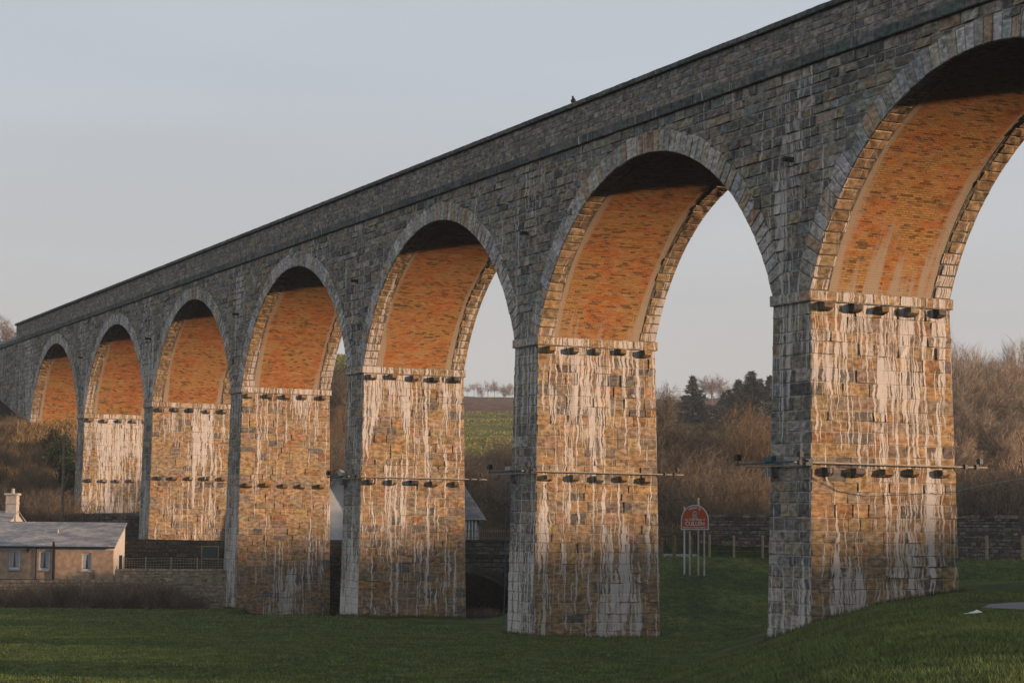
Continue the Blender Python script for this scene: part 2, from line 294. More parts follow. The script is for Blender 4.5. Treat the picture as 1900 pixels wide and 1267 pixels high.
for k in range(-1,6):
    xk=-k*PITCHX; zb=-13.2 if k<3 else (-13.6 if k==3 else -10.5 if k==4 else -9)
    mb=MB()
    # tapered core (mortar bed)
    def ring(z,e=0): return [(xk-PW+BX*z-e,BY*z-e,z),(xk-BX*z+e,BY*z-e,z),(xk-BX*z+e,W_-BY*z+e,z),(xk-PW+BX*z-e,W_-BY*z+e,z)]
    vs=ring(zb)+ring(0.0); uvs=[(50*k+i*3.,p[2]) for i,p in enumerate(vs)]
    mb.add(vs[:],[(2,3,7,6),(3,0,4,7),(4,5,6,7)],[(p[1]+50*k+500,p[2]) for p in vs],MORT_S+(.35,))
    def lside(u,z): return max(.03,min(.98,{0:.36,1:.34,2:.26,3:.16,4:.26,5:.46}.get(k,.3)+.30*(1-abs(u-W_*.55)/(W_*.55))+.34*max(0,1+z/3.5)+.18*max(0,(-z-6.)/5)*(1-abs(u-W_*.55)/(W_*.55))+.36*lf_(u,z,k+3)))
    def lfront(u,z): return max(.02,.40+.2*max(0,1+z/3)+.42*max(0,(-z-5)/6)+.3*lf_(u,z,k+9))
    for NU,side in ((10,True),(5,False)):
        NZ=28; b=len(mb.v)
        for i in range(NU+1):
            for j in range(NZ+1):
                z=zb-zb*j/NZ; t=i/NU
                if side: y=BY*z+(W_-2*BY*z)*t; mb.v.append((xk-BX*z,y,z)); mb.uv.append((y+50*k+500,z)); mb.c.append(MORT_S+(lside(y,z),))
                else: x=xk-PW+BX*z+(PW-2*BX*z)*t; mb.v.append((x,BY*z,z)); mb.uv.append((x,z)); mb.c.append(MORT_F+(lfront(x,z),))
        mb.f+= [(b+i*(NZ+1)+j,b+(i+1)*(NZ+1)+j,b+(i+1)*(NZ+1)+j+1,b+i*(NZ+1)+j+1) for i in range(NU) for j in range(NZ)]
    fs=lambda u,v,d:(xk-BX*v+d,u,v)
    ff=lambda u,v,d:(u,BY*v-d,v)
    for z0,z1 in courses(zb,-.02,.395):
        zm=(z0+z1)/2
        a,b=BY*zm,W_-BY*zm
        for u0,u1 in split(a,b,.42,1.02):
            um=(u0+u1)/2; mid=1-abs(um-W_*.55)/(W_*.55)
            lm=lside(um,zm)
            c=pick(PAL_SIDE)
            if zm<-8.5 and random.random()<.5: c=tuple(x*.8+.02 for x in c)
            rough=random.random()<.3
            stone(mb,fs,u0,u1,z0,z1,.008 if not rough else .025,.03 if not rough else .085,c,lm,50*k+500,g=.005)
        a,b=xk-PW+BX*zm,xk-BX*zm
        for u0,u1 in split(a,b,.45,.95):
            lm=lfront((u0+u1)/2,zm)
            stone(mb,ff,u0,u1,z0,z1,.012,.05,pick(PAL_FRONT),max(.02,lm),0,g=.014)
    po=fix(mb.build('pier',M['stone'],VP,True)); piers.append(po)
    # impost band
    mb=MB(); e=.10
    def imp(e0,z): return [(xk-PW-e0,-e0,z),(xk+e0,-e0,z),(xk+e0,W_+e0,z),(xk-PW-e0,W_+e0,z)]
    vs=imp(e-.015,0)+imp(e-.015,ZSP); mb.add(vs,[(0,1,5,4),(1,2,6,5),(2,3,7,6),(3,0,4,7),(4,5,6,7),(3,2,1,0)],[(p[0]+p[1]+50*k,p[2]) for p in vs],(.30,.26,.21,.5))
    for u0,u1 in split(-e,W_+e,.7,1.3): stone(mb,lambda u,v,d:(xk+e-.02+d,u,v),u0,u1,0.005,ZSP,.02,.015,pick(PAL_QUOIN),.75,50*k+500)
    for u0,u1 in split(xk-PW-e,xk+e,.7,1.3): stone(mb,lambda u,v,d:(u,-e+.02-d,v),u0,u1,0.005,ZSP,.02,.012,pick(PAL_RING),.55,0)
    sub(mb.build('impost',M['stone'],po,True),po)
    # springer block between the two rings
    mb=MB(); y0=-.045; xm=xk-PW/2
    pts=[(xk-PW,ZSP),(xk,ZSP),(xk-.06,ZSP+.07),(xm+.12,ZSP+.55),(xm-.12,ZSP+.55),(xk-PW+.06,ZSP+.07)]
    vs=[(x,y0,z) for x,z in pts]+[(x,.5,z) for x,z in pts]; n=len(pts)
    mb.add(vs,[tuple(range(n))]+[(i,i+n,(i+1)%n+n,(i+1)%n) for i in range(n)],[(p[0],p[2]) for p in vs],(.24,.24,.235,.5))
    sub(mb.build('springer',M['stone'],po,True),po)
    # corbels left from the centering, two rows on the lit side and one on the front
    for row,z0,hh in ((0,-.33,.30),(1,-5.58 if k<4 else -4.95,.29)):
        for i in range(5):
            yc=.42+i*(W_-.95)/4.0+random.uniform(-.06,.06); wd=random.uniform(.24,.36); pr=random.uniform(.30,.40); zz=z0+random.uniform(-.03,.03)
            mb=MB(); xf=xk-BX*z0
            kk=random.uniform(.75,1.1); cc=tuple(x*kk for x in random.choice([(.33,.23,.12),(.30,.24,.16),(.27,.20,.12),(.33,.20,.08),(.09,.085,.08),(.14,.12,.10)]))
            nx=[xf-.02,xf+pr*.5,xf+pr*.93,xf+pr]
            ys=(yc-wd/2,yc+wd/2)
            prof=[(xf-.05,zz),(xf+pr*.55,zz+random.uniform(.0,.06)),(xf+pr,zz+.11),(xf+pr-.02,zz+hh-.02),(xf-.05,zz+hh)]
            vs=[(x+random.uniform(-.012,.012),y+random.uniform(-.012,.012),z) for y in ys for x,z in prof]; n=5
            mb.add(vs,[tuple(range(n)),tuple(range(2*n-1,n-1,-1))]+[((i_+1)%n,i_,i_+n,(i_+1)%n+n) for i_ in range(n)],[(p[1]+50*k+500,p[2]) for p in vs],cc+(.22,))
            sub(mb.build('corbel',M['stone'],po,True),po)
    if k<3:
        mb=MB(); z0=-5.62
        mb.box(xk-PW+.06,xk-PW+.44,BY*z0-.30,BY*z0+.05,z0+.04,z0+.34,(.20,.20,.19,.3)); sub(mb.build('corbel',M['stone'],po,True),po)

# arches: brick vault with stone rings
a0=math.asin((ZSP-ZC)/RAD); ARC=RAD*(math.pi-2*a0)
arches=[]
for k in range(-2,6):
    x0=-(k+1)*PITCHX; x1=x0+2*HS; c=(x0+x1)/2
    mb=MB(); N=44; rv=RAD+.04; ro=RAD+.6; y0,y1=.45,W_-.45
    P=[];UV=[];Cc=[]
    for i in range(N+1):
        th=a0+(math.pi-2*a0)*i/N
        for r_,y in ((rv,y0),(rv,.86),(rv,1.2),(rv,W_/2),(rv,W_-1.2),(rv,W_-.86),(rv,y1),(ro,y1),(ro,y0)):
            P.append((c+r_*math.cos(th),y,ZC+r_*math.sin(th))); UV.append((y+13*k,th*rv))
            s_=min(i,N-i)/N*2
            Cc.append(((.4,.3,.2,min(1,(.85 if y in(.86,W_-.86,y0,y1) else .0)+max(0,{-2:.9,-1:.9,0:.62}.get(k,.34)-s_*2.0)))))
    q=9; Fs=[(i*q+j,i*q+(j+1)%q,(i+1)*q+(j+1)%q,(i+1)*q+j) for i in range(N) for j in range(q)]
    mb.v=P;mb.f=Fs;mb.uv=UV;mb.c=Cc
    ar=fix(mb.build('arch_vault',M['brick'],VP,True,False)); arches.append(ar)
    for front in (True,False):
        mb=MB(); D_=.80
        ya,yb=(-.035,.70) if front else (W_-.70,W_+.035)
        P=[];UV=[]
        for i in range(N+1):
            th=a0+(math.pi-2*a0)*i/N
            for r_,y in ((RAD+.03,ya),(RAD+.03,yb),(RAD+D_-.02,yb),(RAD+D_-.02,ya)):
                P.append((c+r_*math.cos(th),y,ZC+r_*math.sin(th))); UV.append((c+r_*math.cos(th)+y,ZC+r_*math.sin(th)))
        Fs=[(i*4+j,i*4+(j+1)%4,(i+1)*4+(j+1)%4,(i+1)*4+j) for i in range(N) for j in range(4)]+[(0,1,2,3),(N*4+3,N*4+2,N*4+1,N*4)]
        mb.add(P,Fs,UV,(.17,.16,.14,.1))
        nv=58
        for i in range(nv):
            w=(math.pi-2*a0)*RAD/nv; u0=a0*RAD+i*w; u1=u0+w; low=min(i,nv-1-i)/nv*2
            lm=.18+.45*max(0,1-low*2.2)+random.uniform(-.1,.15)
            if front:
                def fr(u,v,d,ya=ya): th=u/RAD; return (c+v*math.cos(th),ya-d,ZC+v*math.sin(th))
                cc=pick(PAL_RING); b=len(mb.v); do=random.uniform(-.03,.05)
                stone(mb,fr,u0,u1,RAD+.0,RAD+D_+do,.022,.03,cc,lm,0,g=.009,nu=2,nv=3)
                for q_ in range(b,len(mb.v)): p=mb.v[q_]; mb.uv[q_]=(p[0],p[2])
            def so(u,v,d): th=u/RAD; r_=RAD+.03-d; return (c+r_*math.cos(th),v,ZC+r_*math.sin(th))
            inn=random.uniform(.56,.76)
            v0,v1=(ya-.02,inn) if front else (W_-inn,yb+.02)
            b=len(mb.v)
            stone(mb,so,u0,u1,v0,v1,.018,.035,pick(PAL_QUOIN),.12+.55*max(0,1-low*2.0),0,g=.012,nu=2,nv=4,inset=.03)
            for q_ in range(b,len(mb.v)): p=mb.v[q_]; mb.uv[q_]=(p[1]+13*k+900,p[2])
        sub(mb.build('arch_ring',M['stone'],ar,True),ar)
# spandrel wall
XL,XR=-142.0,44.0
mb=MB(); ZT=8.3; yf,yr=.0,W_
AC=[-(k+1)*PITCHX+HS for k in range(-2,6)]
def zbot(x):
    for c in AC:
        if abs(x-c)<HS+.5:
            r_=RAD+.42; 
            if abs(x-c)<r_: return max(ZSP-.1,ZC+math.sqrt(max(0,r_*r_-(x-c)**2)))
    return ZSP-.1
xs=sorted(set([XL,XR]+[c+s*t for c in AC for s in (-1,1) for t in np.linspace(0,HS+.5,26)]+[-120.0,38.0]))
for x_a,x_b in zip(xs[:-1],xs[1:]):
    if x_b-x_a<1e-4: continue
    za,zb_=zbot(x_a+1e-4),zbot(x_b-1e-4)
    if x_b<=-119.99 or x_a>=37.99: za=zb_=-9.0
    vs=[(x_a,yf,za),(x_b,yf,zb_),(x_b,yf,ZT),(x_a,yf,ZT),(x_a,yr,za),(x_b,yr,zb_),(x_b,yr,ZT),(x_a,yr,ZT)]
    mb.add(vs,[(0,1,2,3),(5,4,7,6),(3,2,6,7),(0,4,5,1)],[(p[0],p[2]) for p in vs],MORT_F+(.2,))
for xe,sgn in ((XL,0),(XR,1),(-120.0,1),(38.0,0)):
    vs=[(xe,yf,-9),(xe,yr,-9),(xe,yr,ZT if xe in(XL,XR) else ZSP),(xe,yf,ZT if xe in(XL,XR) else ZSP)]; mb.add(vs,[(0,1,2,3)],[(p[1],p[2]) for p in vs],MORT_F+(.2,))
fsp=lambda u,v,d:(u,-d,v)
for z0,z1 in courses(ZSP,ZSTR,.36):
    zm=(z0+z1)/2; cuts=[]
    for c in AC:
        r_=RAD+.45
        if zm-ZC<r_: hw=math.sqrt(r_*r_-(zm-ZC)**2); cuts.append((c-hw,c+hw))
    cuts.sort(); x=XL; iv=[]
    for a,b in cuts: iv.append((x,a)); x=b
    iv.append((x,XR))
    for a,b in iv:
        if b-a<.15: continue
        for u0,u1 in split(a,b,.38,1.05):
            um=(u0+u1)/2; dp=min(abs(um-(xk_-PW/2)) for xk_ in [-k*PITCHX for k in range(-1,7)])
            lm=.48*max(0,1-dp/3.0)+.10+.28*lf_(um,zm,5)
            if um<-118: lm+=.3
            rough=random.random()<.4
            stone(mb,fsp,u0,u1,z0,z1,.012 if not rough else .03,.05 if not rough else .1,pick(PAL_FRONT),max(.03,lm),0,g=.015)
for z0,z1 in courses(-9,ZSP,.36):
    for u0,u1 in split(XL,-120.0,.4,.95): stone(mb,fsp,u0,u1,z0,z1,.012,.05,pick(PAL_FRONT),.55+.2*lf_(u0,z0,2),0)
fix(mb.build('spandrel_wall',M['stone'],VP,True))
# string course, parapets, coping
mb=MB(); mb.box(XL,XR,-.11,.3,ZSTR,ZSTR+.36,(.07,.072,.07,.06))
for u0,u1 in split(XL,XR,.7,1.25): stone(mb,lambda u,v,d:(u,-.12-d,v),u0,u1,ZSTR,ZSTR+.36,.02,.018,pick(PAL_COP),.07 if random.random()<.8 else .25,0)
fix(mb.build('string_course',M['stone'],VP,True))
PL=-127.3
mb=MB(); mb.box(PL,XR,.004,.45,ZSTR+.36,ZCOP-.2,MORT_F+(.05,))
for z0,z1 in courses(ZSTR+.36,ZCOP-.2,.235):
    for u0,u1 in split(PL,XR,.26,.62): stone(mb,fsp,u0,u1,z0,z1,.012,.03,pick(PAL_PAR),.06,0)
for z0,z1 in courses(ZSTR+.36,ZCOP-.2,.235): stone(mb,lambda u,v,d:(PL-d,u,v),0.,.45,z0,z1,.01,.03,pick(PAL_PAR),.05,0)
fix(mb.build('parapet',M['stone'],VP,True))
mb=MB(); mb.box(PL,XR,W_-.45,W_,ZT,ZCOP-.2,MORT_F+(.05,)); fix(mb.build('parapet',M['stone'],VP,True))
for ya,yb in ((-.13,.55),(W_-.5,W_+.13)):
    mb=MB(); mb.box(PL-.1,XR,ya,yb,ZCOP-.2,ZCOP-.012,(.08,.082,.08,.04))
    if ya<0:
        for u0,u1 in split(PL-.1,XR,.8,1.3):
            cc=pick(PAL_COP); stone(mb,lambda u,v,d:(u,-.13-d,v),u0,u1,ZCOP-.2,ZCOP,.02,.012,cc,.05,0,inset=.015)
            stone(mb,lambda u,v,d:(u,v,ZCOP-.012+d),u0,u1,-.14,.54,.012,.02,cc,.05,0)
    fix(mb.build('coping',M['stone'],VP,True))
for k in range(0,6):
    mb=MB(); xd=-k*PITCHX-PW/2+.15; mb.box(xd-.08,xd+.08,-.40,.1,4.64,4.78,(.05,.05,.05,.02)); mb.box(xd-.12,xd+.12,-.02,.1,4.58,4.84,(.07,.07,.065,.02))
    fix(mb.build('drain_spout',M['stone'],VP,True))

# ------------------------------------------------------------------ floodlight bars on the three nearest piers
def lamp_head(mb,p,dx,dy,s=.17):
    x,y,z=p; 
    mb.box(x-s*.9,x+s*.9,y-s*.6,y+s*.6,z+.10,z+.10+s*1.3); mb.box(x-s*.6,x+s*.6,y-s*.45,y+s*.45,z+.10+s*1.3,z+.12+s*1.55); mb.tube([(x,y,z),(x,y,z+.14)],.025,6)
    mb.box(x-s*1.0,x+s*1.0,y-s*.72+dy*s*.2,y+s*.72+dy*s*.2,z+.13+s*1.02,z+.13+s*1.16)
LBL=['scaffold floodlight bar clamped around the nearest and largest stone pier','scaffold floodlight bar clamped around the second nearest pier, beside the brown welcome sign','scaffold floodlight bar clamped around the third nearest pier, in front of the white gabled house']
for k in range(3):
    xk=-k*PITCHX; zs=SL*xk; zp=-5.19+zs; yf_=BY*-5.2
    t=empty('floodlight_bar',(xk,0,zp)); tag(t,LBL[k],'floodlight bar','floodlight bars clamped to the piers')
    T=lambda o:setattr(o,'matrix_parent_inverse',Matrix.Translation((-xk,0,-zp))) or o
    mb=MB(); mb.tube([(xk+.26,yf_-.75,zp+.02),(xk+.26,W_*.5,zp+.01),(xk+.26,W_+1.25,zp)],.027,7); T(mb.build('side_pole',M['steel'],t))
    mb=MB(); mb.tube([(xk+.45,yf_-.3,zp+.07),(xk-PW*.5,yf_-.3,zp+.07),(xk-PW-1.75,yf_-.3,zp+.07)],.034,7); T(mb.build('front_pole',M['blue'],t))
    mb=MB(); mb.tube([(xk+.33,yf_-.2,zp-.06),(xk-PW-1.2,yf_-.2,zp-.03)],.03,6); T(mb.build('front_pole',M['steel'],t))
    mb=MB(); mb.box(xk-PW+.1,xk-PW+.6,yf_-.40,yf_-.22,zp+.1,zp+.26); T(mb.build('junction_box',M['blue'] if k==0 else M['concrete'],t))
    for p in ((xk-PW-1.65,yf_-.3,zp+.08),(xk-.05,yf_-.32,zp+.10)):
        mb=MB(); lamp_head(mb,p,0,1,(.13 if p[0]<xk-1 else .11)); T(mb.build('floodlight',M['black'],t))
    mb=MB(); lamp_head(mb,(xk+.26,W_+.95,zp+.02),1,0,.10); T(mb.build('floodlight',M['blue'] if k==0 else M['black'],t))
    for y in (yf_-.55,W_+.35,W_+.8):
        mb=MB(); mb.box(xk+.19,xk+.34,y-.05,y+.05,zp-.06,zp+.09); T(mb.build('clamp',M['black'],t))
    mb=MB(); mb.box(xk+.2,xk+.36,yf_-.38,yf_-.12,zp-.08,zp+.13); T(mb.build('clamp',M['black'],t))
# cables
def cable(name,pts,r,mat,label):
    mb=MB(); mb.tube(pts,r,5); o=mb.build(name,mat); tag(o,label,'cable'); return o
cable('electric_cable',[(.3,-.4,-5.2),(.15,-.15,-5.6),(.14,.9,-6.05),(.12,2.,-6.2),(.14,W_,-6.0),(.2,W_+1.2,-5.75),(0.,W_+3.2,-5.45),(.6,W_+5.,-5.55),(2.,W_+9,-5.0),(5,W_+16,-4.6)],.010,M['blue'],'blue electric cable slung from the nearest pier out towards the wood')
cable('electric_cable',[(-22.25,-.26,-5.25),(-22.28,-.31,-7.),(-22.30,-.33,-9.),(-22.33,-.36,-11.2)],.022,M['blue'],'blue cable running down the front of the second nearest pier')
cable('electric_cable',[(-19.7,-.1,-5.4),(-19.6,2,-6.6),(-19.6,W_,-6.1),(-14,8,-5.6),(-2.4,W_+.2,-5.5)],.006,M['black'],'thin dark cable sagging between the two nearest piers')

# ------------------------------------------------------------------ bird on the coping
xb=-17.15
def bird():
    ax=[(.0,-.02,.02),(.0,.0,.05),(.01,.0,.11),(.0,.0,.17),(-.03,0,.23),(-.055,0,.275),(-.07,0,.305),(-.10,0,.31),(-.135,0,.303)]
    rs=[.025,.055,.082,.078,.052,.038,.043,.03,.005]
    mb=MB(); mb.tube([(.10,0,-.03),(.07,0,.02)]+[(x+.03,y,z) for x,y,z in ax[1:]],[.012,.04]+rs[1:],10)
    mb.tube([(.02,.025,-.0),(.02,.025,.08)],.008,5); mb.tube([(.02,-.025,-.0),(.02,-.025,.08)],.008,5)
    mb.tube([(.01,-.075,.17),(.06,-.085,.08),(.13,-.05,-.0)],[.03,.04,.008],7); mb.tube([(.01,.075,.17),(.06,.085,.08),(.13,.05,.0)],[.03,.04,.008],7)
    o=mb.build('bird',M['bird'],None,False,True); return o
b=bird(); b.location=(xb,.1,ZCOP+SL*xb+.02); b.scale=(1.05,1.05,1.05); tag(b,'small dark bird perched alone on the viaduct coping against the sky','bird')

# ------------------------------------------------------------------ masonry walls in the (D,l) frame
def rubble_wall(name,D0,l0,D1,l1,zb0,zb1,zt0,zt1,th,pal,label,cat='wall',ch=.22,ln=(.25,.6),mort=(.15,.14,.12),cope=None,group=None):
    p0=np.array(at(D0,l0,0))[:2]; p1=np.array(at(D1,l1,0))[:2]; L=np.linalg.norm(p1-p0); d=(p1-p0)/L; nrm=np.array([d[1],-d[0]])
    if np.dot(nrm,CAM[:2]-p0)<0: nrm=-nrm
    def f(u,v,q): 
        t=u/L; zb=zb0+(zb1-zb0)*t; zt=zt0+(zt1-zt0)*t; P=p0+d*u+nrm*q; return (P[0],P[1],zb+(zt-zb)*v)
    mb=MB(); n=max(1,int(L/3))
    for i in range(n):
        u0,u1=L*i/n,L*(i+1)/n
        vs=[f(u0,0,0),f(u1,0,0),f(u1,1,0),f(u0,1,0),f(u0,0,-th),f(u1,0,-th),f(u1,1,-th),f(u0,1,-th)]
        fs=[(0,1,2,3),(5,4,7,6),(3,2,6,7)]
        if i==0: fs.append((4,0,3,7))
        if i==n-1: fs.append((1,5,6,2))
        mb.add(vs,fs,[(p[0]+p[1],p[2]) for p in vs],mort+(0.,))
    Hh=max(zt0-zb0,zt1-zb1)
    for v0,v1 in courses(0,1,ch/Hh):
        for u0,u1 in split(0,L,*ln):
            b=len(mb.v); g=.012
            stone(mb,lambda u,v,q:f(u,v/Hh,q),u0,u1,v0*Hh,v1*Hh,.015,.05,pick(pal),0.,0,g=g)
    if cope:
        for u0,u1 in split(0,L,.3,.8):
            h=random.uniform(.10,.22) if cope=='rough' else .10
            t0,t1=u0/L,u1/L; o_=.05
            vs=[]
            for q in (o_,-th-o_):
                for (u,t) in ((u0+.01,t0),(u1-.01,t1)):
                    P=p0+d*u+nrm*q; zt=zt0+(zt1-zt0)*t; vs+= [(P[0],P[1],zt+.002),(P[0]-nrm[0]*.04*np.sign(q),P[1]-nrm[1]*.04*np.sign(q),zt+h)]
            mb.add(vs,[(0,2,3,1),(6,4,5,7),(1,3,7,5),(0,1,5,4),(2,6,7,3)],None,pick(pal)+(0,))
    o=mb.build(name,M['stone']); tag(o,label,cat,group); return o
PAL_RUB=[(0.176,0.155,0.128),(0.216,0.196,0.162),(0.135,0.121,0.108),(0.243,0.216,0.182),(0.101,0.095,0.088),(0.189,0.162,0.121)]
PAL_DARK=[(0.123,0.120,0.106),(0.160,0.145,0.120),(0.094,0.099,0.091),(0.189,0.164,0.131)]
PAL_BLOCK=[(0.341,0.279,0.209),(0.388,0.326,0.248),(0.310,0.256,0.194),(0.372,0.310,0.240)]
PAL_DARKER=[tuple(x*.5 for x in c) for c in PAL_DARK]  # the dark wall palette, taken darker still
rubble_wall('field_wall',114.2,lat(1300,114.2),113.,lat(1990,113.),-8.9,-8.9,zat(960,114.2,1310),zat(962,113,1900),.5,PAL_RUB,'long grey rubble field wall with rough cope at the foot of the wooded slope',cope='rough',ch=.2,ln=(.2,.55),mort=(.10,.095,.085))
rubble_wall('garden_wall',120.,lat(222,120),119.7,lat(437,119.7),-12.3,-12.3,zat(1058,120,300),zat(1058,119.7,430),.25,PAL_BLOCK,'pale blockwork garden wall between the cottage and the fourth pier, below a lattice fence',ch=.21,ln=(.4,.46),mort=(.36,.30,.24),cope='flat')
rubble_wall('garden_wall',120.2,lat(-90,120.2),120.,lat(221,120),-12.3,-12.3,zat(1076,120,100),zat(1074,120,200),.25,PAL_BLOCK,'low tan garden wall in front of the cottage, half hidden by bare bushes',ch=.21,ln=(.4,.46),mort=(.22,.18,.13))
rubble_wall('retaining_wall',133.9,lat(236,133.9),133.2,lat(425,133.2),-10.2,-10.2,zat(1003,133.9,240),zat(1003,133.2,420),.5,PAL_DARKER,'dark retaining wall of old stone at the foot of the fifth pier',ch=.25,ln=(.35,.8),mort=(.03,.03,.026))
rubble_wall('retaining_wall',123.2,lat(595,123.2),123.2,lat(665,123.2),-12.8,-12.8,zat(1001,123.2,610),zat(1001,123.2,640),.5,PAL_DARKER,'dark stone wall in the narrow gap below the white house gable',ch=.25,ln=(.35,.8),mort=(.03,.03,.026))
rubble_wall('retaining_wall',148.3,lat(40,148.3),147.6,lat(282,147.6),-8.4,-8.4,zat(957,148.3,60),zat(957,147.6,270),.5,PAL_RUB,'grey rubble retaining wall behind the cottage roof, below the sixth pier',ch=.22,ln=(.25,.6),mort=(.06,.055,.05),cope='rough')
rubble_wall('retaining_wall',140.5,lat(240,140.5),139.5,lat(275,139.5),-9,-9,zat(958,140,250),zat(958,139.5,272),.6,PAL_DARKER,'dark stub of stone wall standing just left of the fifth pier',ch=.24,ln=(.3,.7),mort=(.03,.03,.026))

# ------------------------------------------------------------------ cottage
def local_frame(D,l,z):
    p=at(D,l,z); return p
def frame_empty(name,D,l,z):
    o=empty(name,at(D,l,z),math.atan2(RH[1],RH[0])); return o   # local x = to the right, y = away
DC=128.3; cot=frame_empty('cottage',DC,lat(218,DC),-10.3); tag(cot,'low tan harled cottage with slate roof, white windows and a pale chimney by the viaduct','cottage')
zl=lambda py:zat(py,DC,150)+10.3
xl=lambda px:lat(px,DC)-lat(218,DC)
E_=zl(1015); RT=E_+1.50; DP=3.7; XL0=xl(-110)
holes=[(25,46,1021,1056),(81,101,1023,1057),(160,178,1025,1058)]
mb=MB()
# front wall built round its three window openings
cuts=[XL0]; 
for a,b,c,d in holes: cuts+=[xl(a),xl(b)]
cuts.append(0.)
for i in range(0,len(cuts)-1):
    if i%2==0: mb.box(cuts[i],cuts[i+1],0,.3,-1.2,E_)
    else:
        a,b,c,d=holes[i//2]; mb.box(cuts[i],cuts[i+1],0,.3,-1.2,zl(d)); mb.box(cuts[i],cuts[i+1],0,.3,zl(c),E_)
mb.build('front_wall',M['harl'],cot)
mb=MB(); gv=[(0,.3,-1.2),(0,DP,-1.2),(0,DP,RT-.02),(0,.3,E_+.09)]; gw=[(x-.3,y,z) for x,y,z in gv]
mb.add(gv+gw,[(0,1,2,3),(7,6,5,4),(0,3,7,4),(1,5,6,2),(3,2,6,7)]); mb.add([(0.002,0,E_-.01),(0.002,.3,E_-.01),(.002,.3,E_+.1),(-.3,0,E_-.01),(-.3,.3,E_-.01),(-.3,.3,E_+.1)],[(0,1,2),(3,5,4),(0,2,5,3)])
mb.box(XL0,-.3,DP-.3,DP,-1.2,RT-.03); mb.build('gable_wall',M['pale'],cot)
mb=MB()
th=.07; rv=[(XL0-.1,-.18,E_-.0),(.12,-.18,E_-.0),(.12,DP+.05,RT+.05),(XL0-.1,DP+.05,RT+.05)]; n_=len(rv)
vs=rv+[(x,y,z+th) for x,y,z in rv]; uvs=[(p[0],p[1]) for p in vs]
mb.add(vs,[(3,2,1,0),(4,5,6,7),(0,1,5,4),(1,2,6,5),(2,3,7,6),(3,0,4,7)],uvs); rf=mb.build('roof',M['slate'],cot)
mb=MB(); mb.tube([(xl(102),1.9,E_+.75),(xl(102),1.9,E_+1.12)],.06,8); mb.build('vent_pipe',M['pale'],rf)
mb=MB(); mb.tube([(XL0,-.25,E_+.01),(.13,-.25,E_+.01)],.055,8); mb.build('gutter',M['black'],cot)
mb=MB(); mb.box(XL0,0,-.03,-.002,E_-.17,E_-.02); mb.build('fascia',M['white'],cot)
mb=MB(); mb.tube([(xl(109),-.10,-.4),(xl(109),-.10,E_+.05),(xl(109),-.3,E_+.2),(xl(109),-.3,E_+.35)],.085,8); mb.build('flue_pipe',M['black'],cot)
mb=MB(); mb.tube([(xl(76),-.06,-.4),(xl(76),-.06,E_-.02)],.04,7); mb.build('drainpipe',M['black'],cot)
mb=MB(); mb.box(xl(58),xl(63),-.12,-.003,zl(1022),zl(1017)); mb.tube([((xl(60.5)),-.09,zl(1022)-.1),(xl(60.5),-.09,zl(1021))],.05,7); mb.build('wall_lamp',M['black'],cot)
for a,b,c,d in holes:
    x0,x1,z0,z1=xl(a),xl(b),zl(d),zl(c); mb=MB(); w=.075
    mb.box(x0,x0+w,.06,.14,z0,z1); mb.box(x1-w,x1,.06,.14,z0,z1); mb.box(x0+w,x1-w,.06,.14,z1-w,z1); mb.box(x0+w,x1-w,.06,.14,z0,z0+w*1.8)
    win=mb.build('window',M['white'],cot)
    mb=MB(); mb.box(x0+w,x1-w,.10,.115,z0+w*1.8,z1-w); mb.build('pane',M['glass'],win)
    mb=MB(); mb.box(x0-.06,x1+.06,-.08,.055,z0-.07,z0-.003); mb.build('sill',M['concrete'],win)
    mb=MB()
    for s_,(q0,q1) in enumerate(((x0+w,(x0+x1)/2-.02),((x0+x1)/2+.02,x1-w))):
        mb.add([(q0,.092,z1-w-.01),(q1,.092,z1-w-.01),(q1 if s_ else q1-.06,.092,z0+.17),(q0 if not s_ else q0+.06,.092,z0+.17)],[(0,1,2,3)])
    mb.build('curtain',M['curtain'],win)
mb=MB(); mb.box(.002,.05,1.9,2.75,-.4,1.25); dr=mb.build('side_door',M['teal'],cot)
mb=MB(); mb.tube([(.05,2.6,.5),(.09,2.6,.5),(.09,2.5,.5)],.02,6); mb.build('handle',M['steel'],dr)
mb=MB(); mb.box(.003,.02,1.,1.25,-.5,.6); mb.box(-1.4,-1.15,-.04,-.003,-.4,.35); mb.build('meter_box',M['greywood'],cot)
# taller rear range with the chimney at its gable
DR=DC+DP+2.9; xd2=lambda px:lat(px,DR)-lat(218,DC); zd2=lambda py:zat(py,DR,30)+10.3; xr=xd2(37); mb=MB(); ze=RT+.02; zr=max(RT+.75,zd2(952))
gv=[(xr,DP+.1,-1.2),(xr,DP+5.6,-1.2),(xr,DP+5.6,ze-.1),(xr,DP+2.85,zr),(xr,DP+.1,ze-.1)]; gw=[(XL0,y,z) for x,y,z in gv]
mb.add(gv+gw,[(0,1,2,3,4),(9,8,7,6,5),(0,4,9,5),(1,6,7,2)]); mb.build('rear_wing',M['pale'],cot)
mb=MB(); rv=[(XL0-.1,DP+.0,ze-.15),(xr+.15,DP+.0,ze-.15),(xr+.15,DP+2.85,zr+.02),(XL0-.1,DP+2.85,zr+.02),(xr+.15,DP+5.7,ze-.15),(XL0-.1,DP+5.7,ze-.15)]
vs=rv+[(x,y,z+.08) for x,y,z in rv]; mb.add(vs,[(6,7,8,9),(9,8,10,11),(0,1,7,6),(1,2,8,7),(2,4,10,8),(0,3,2,1),(3,5,4,2),(5,11,10,4)],[(p[0],p[1]) for p in vs]); rf2=mb.build('roof',M['slate'],cot)
mb=MB(); k_=(DC+DP+2.6)/DC; cxa,cxb=xd2(20.5),xd2(40); zl=zd2
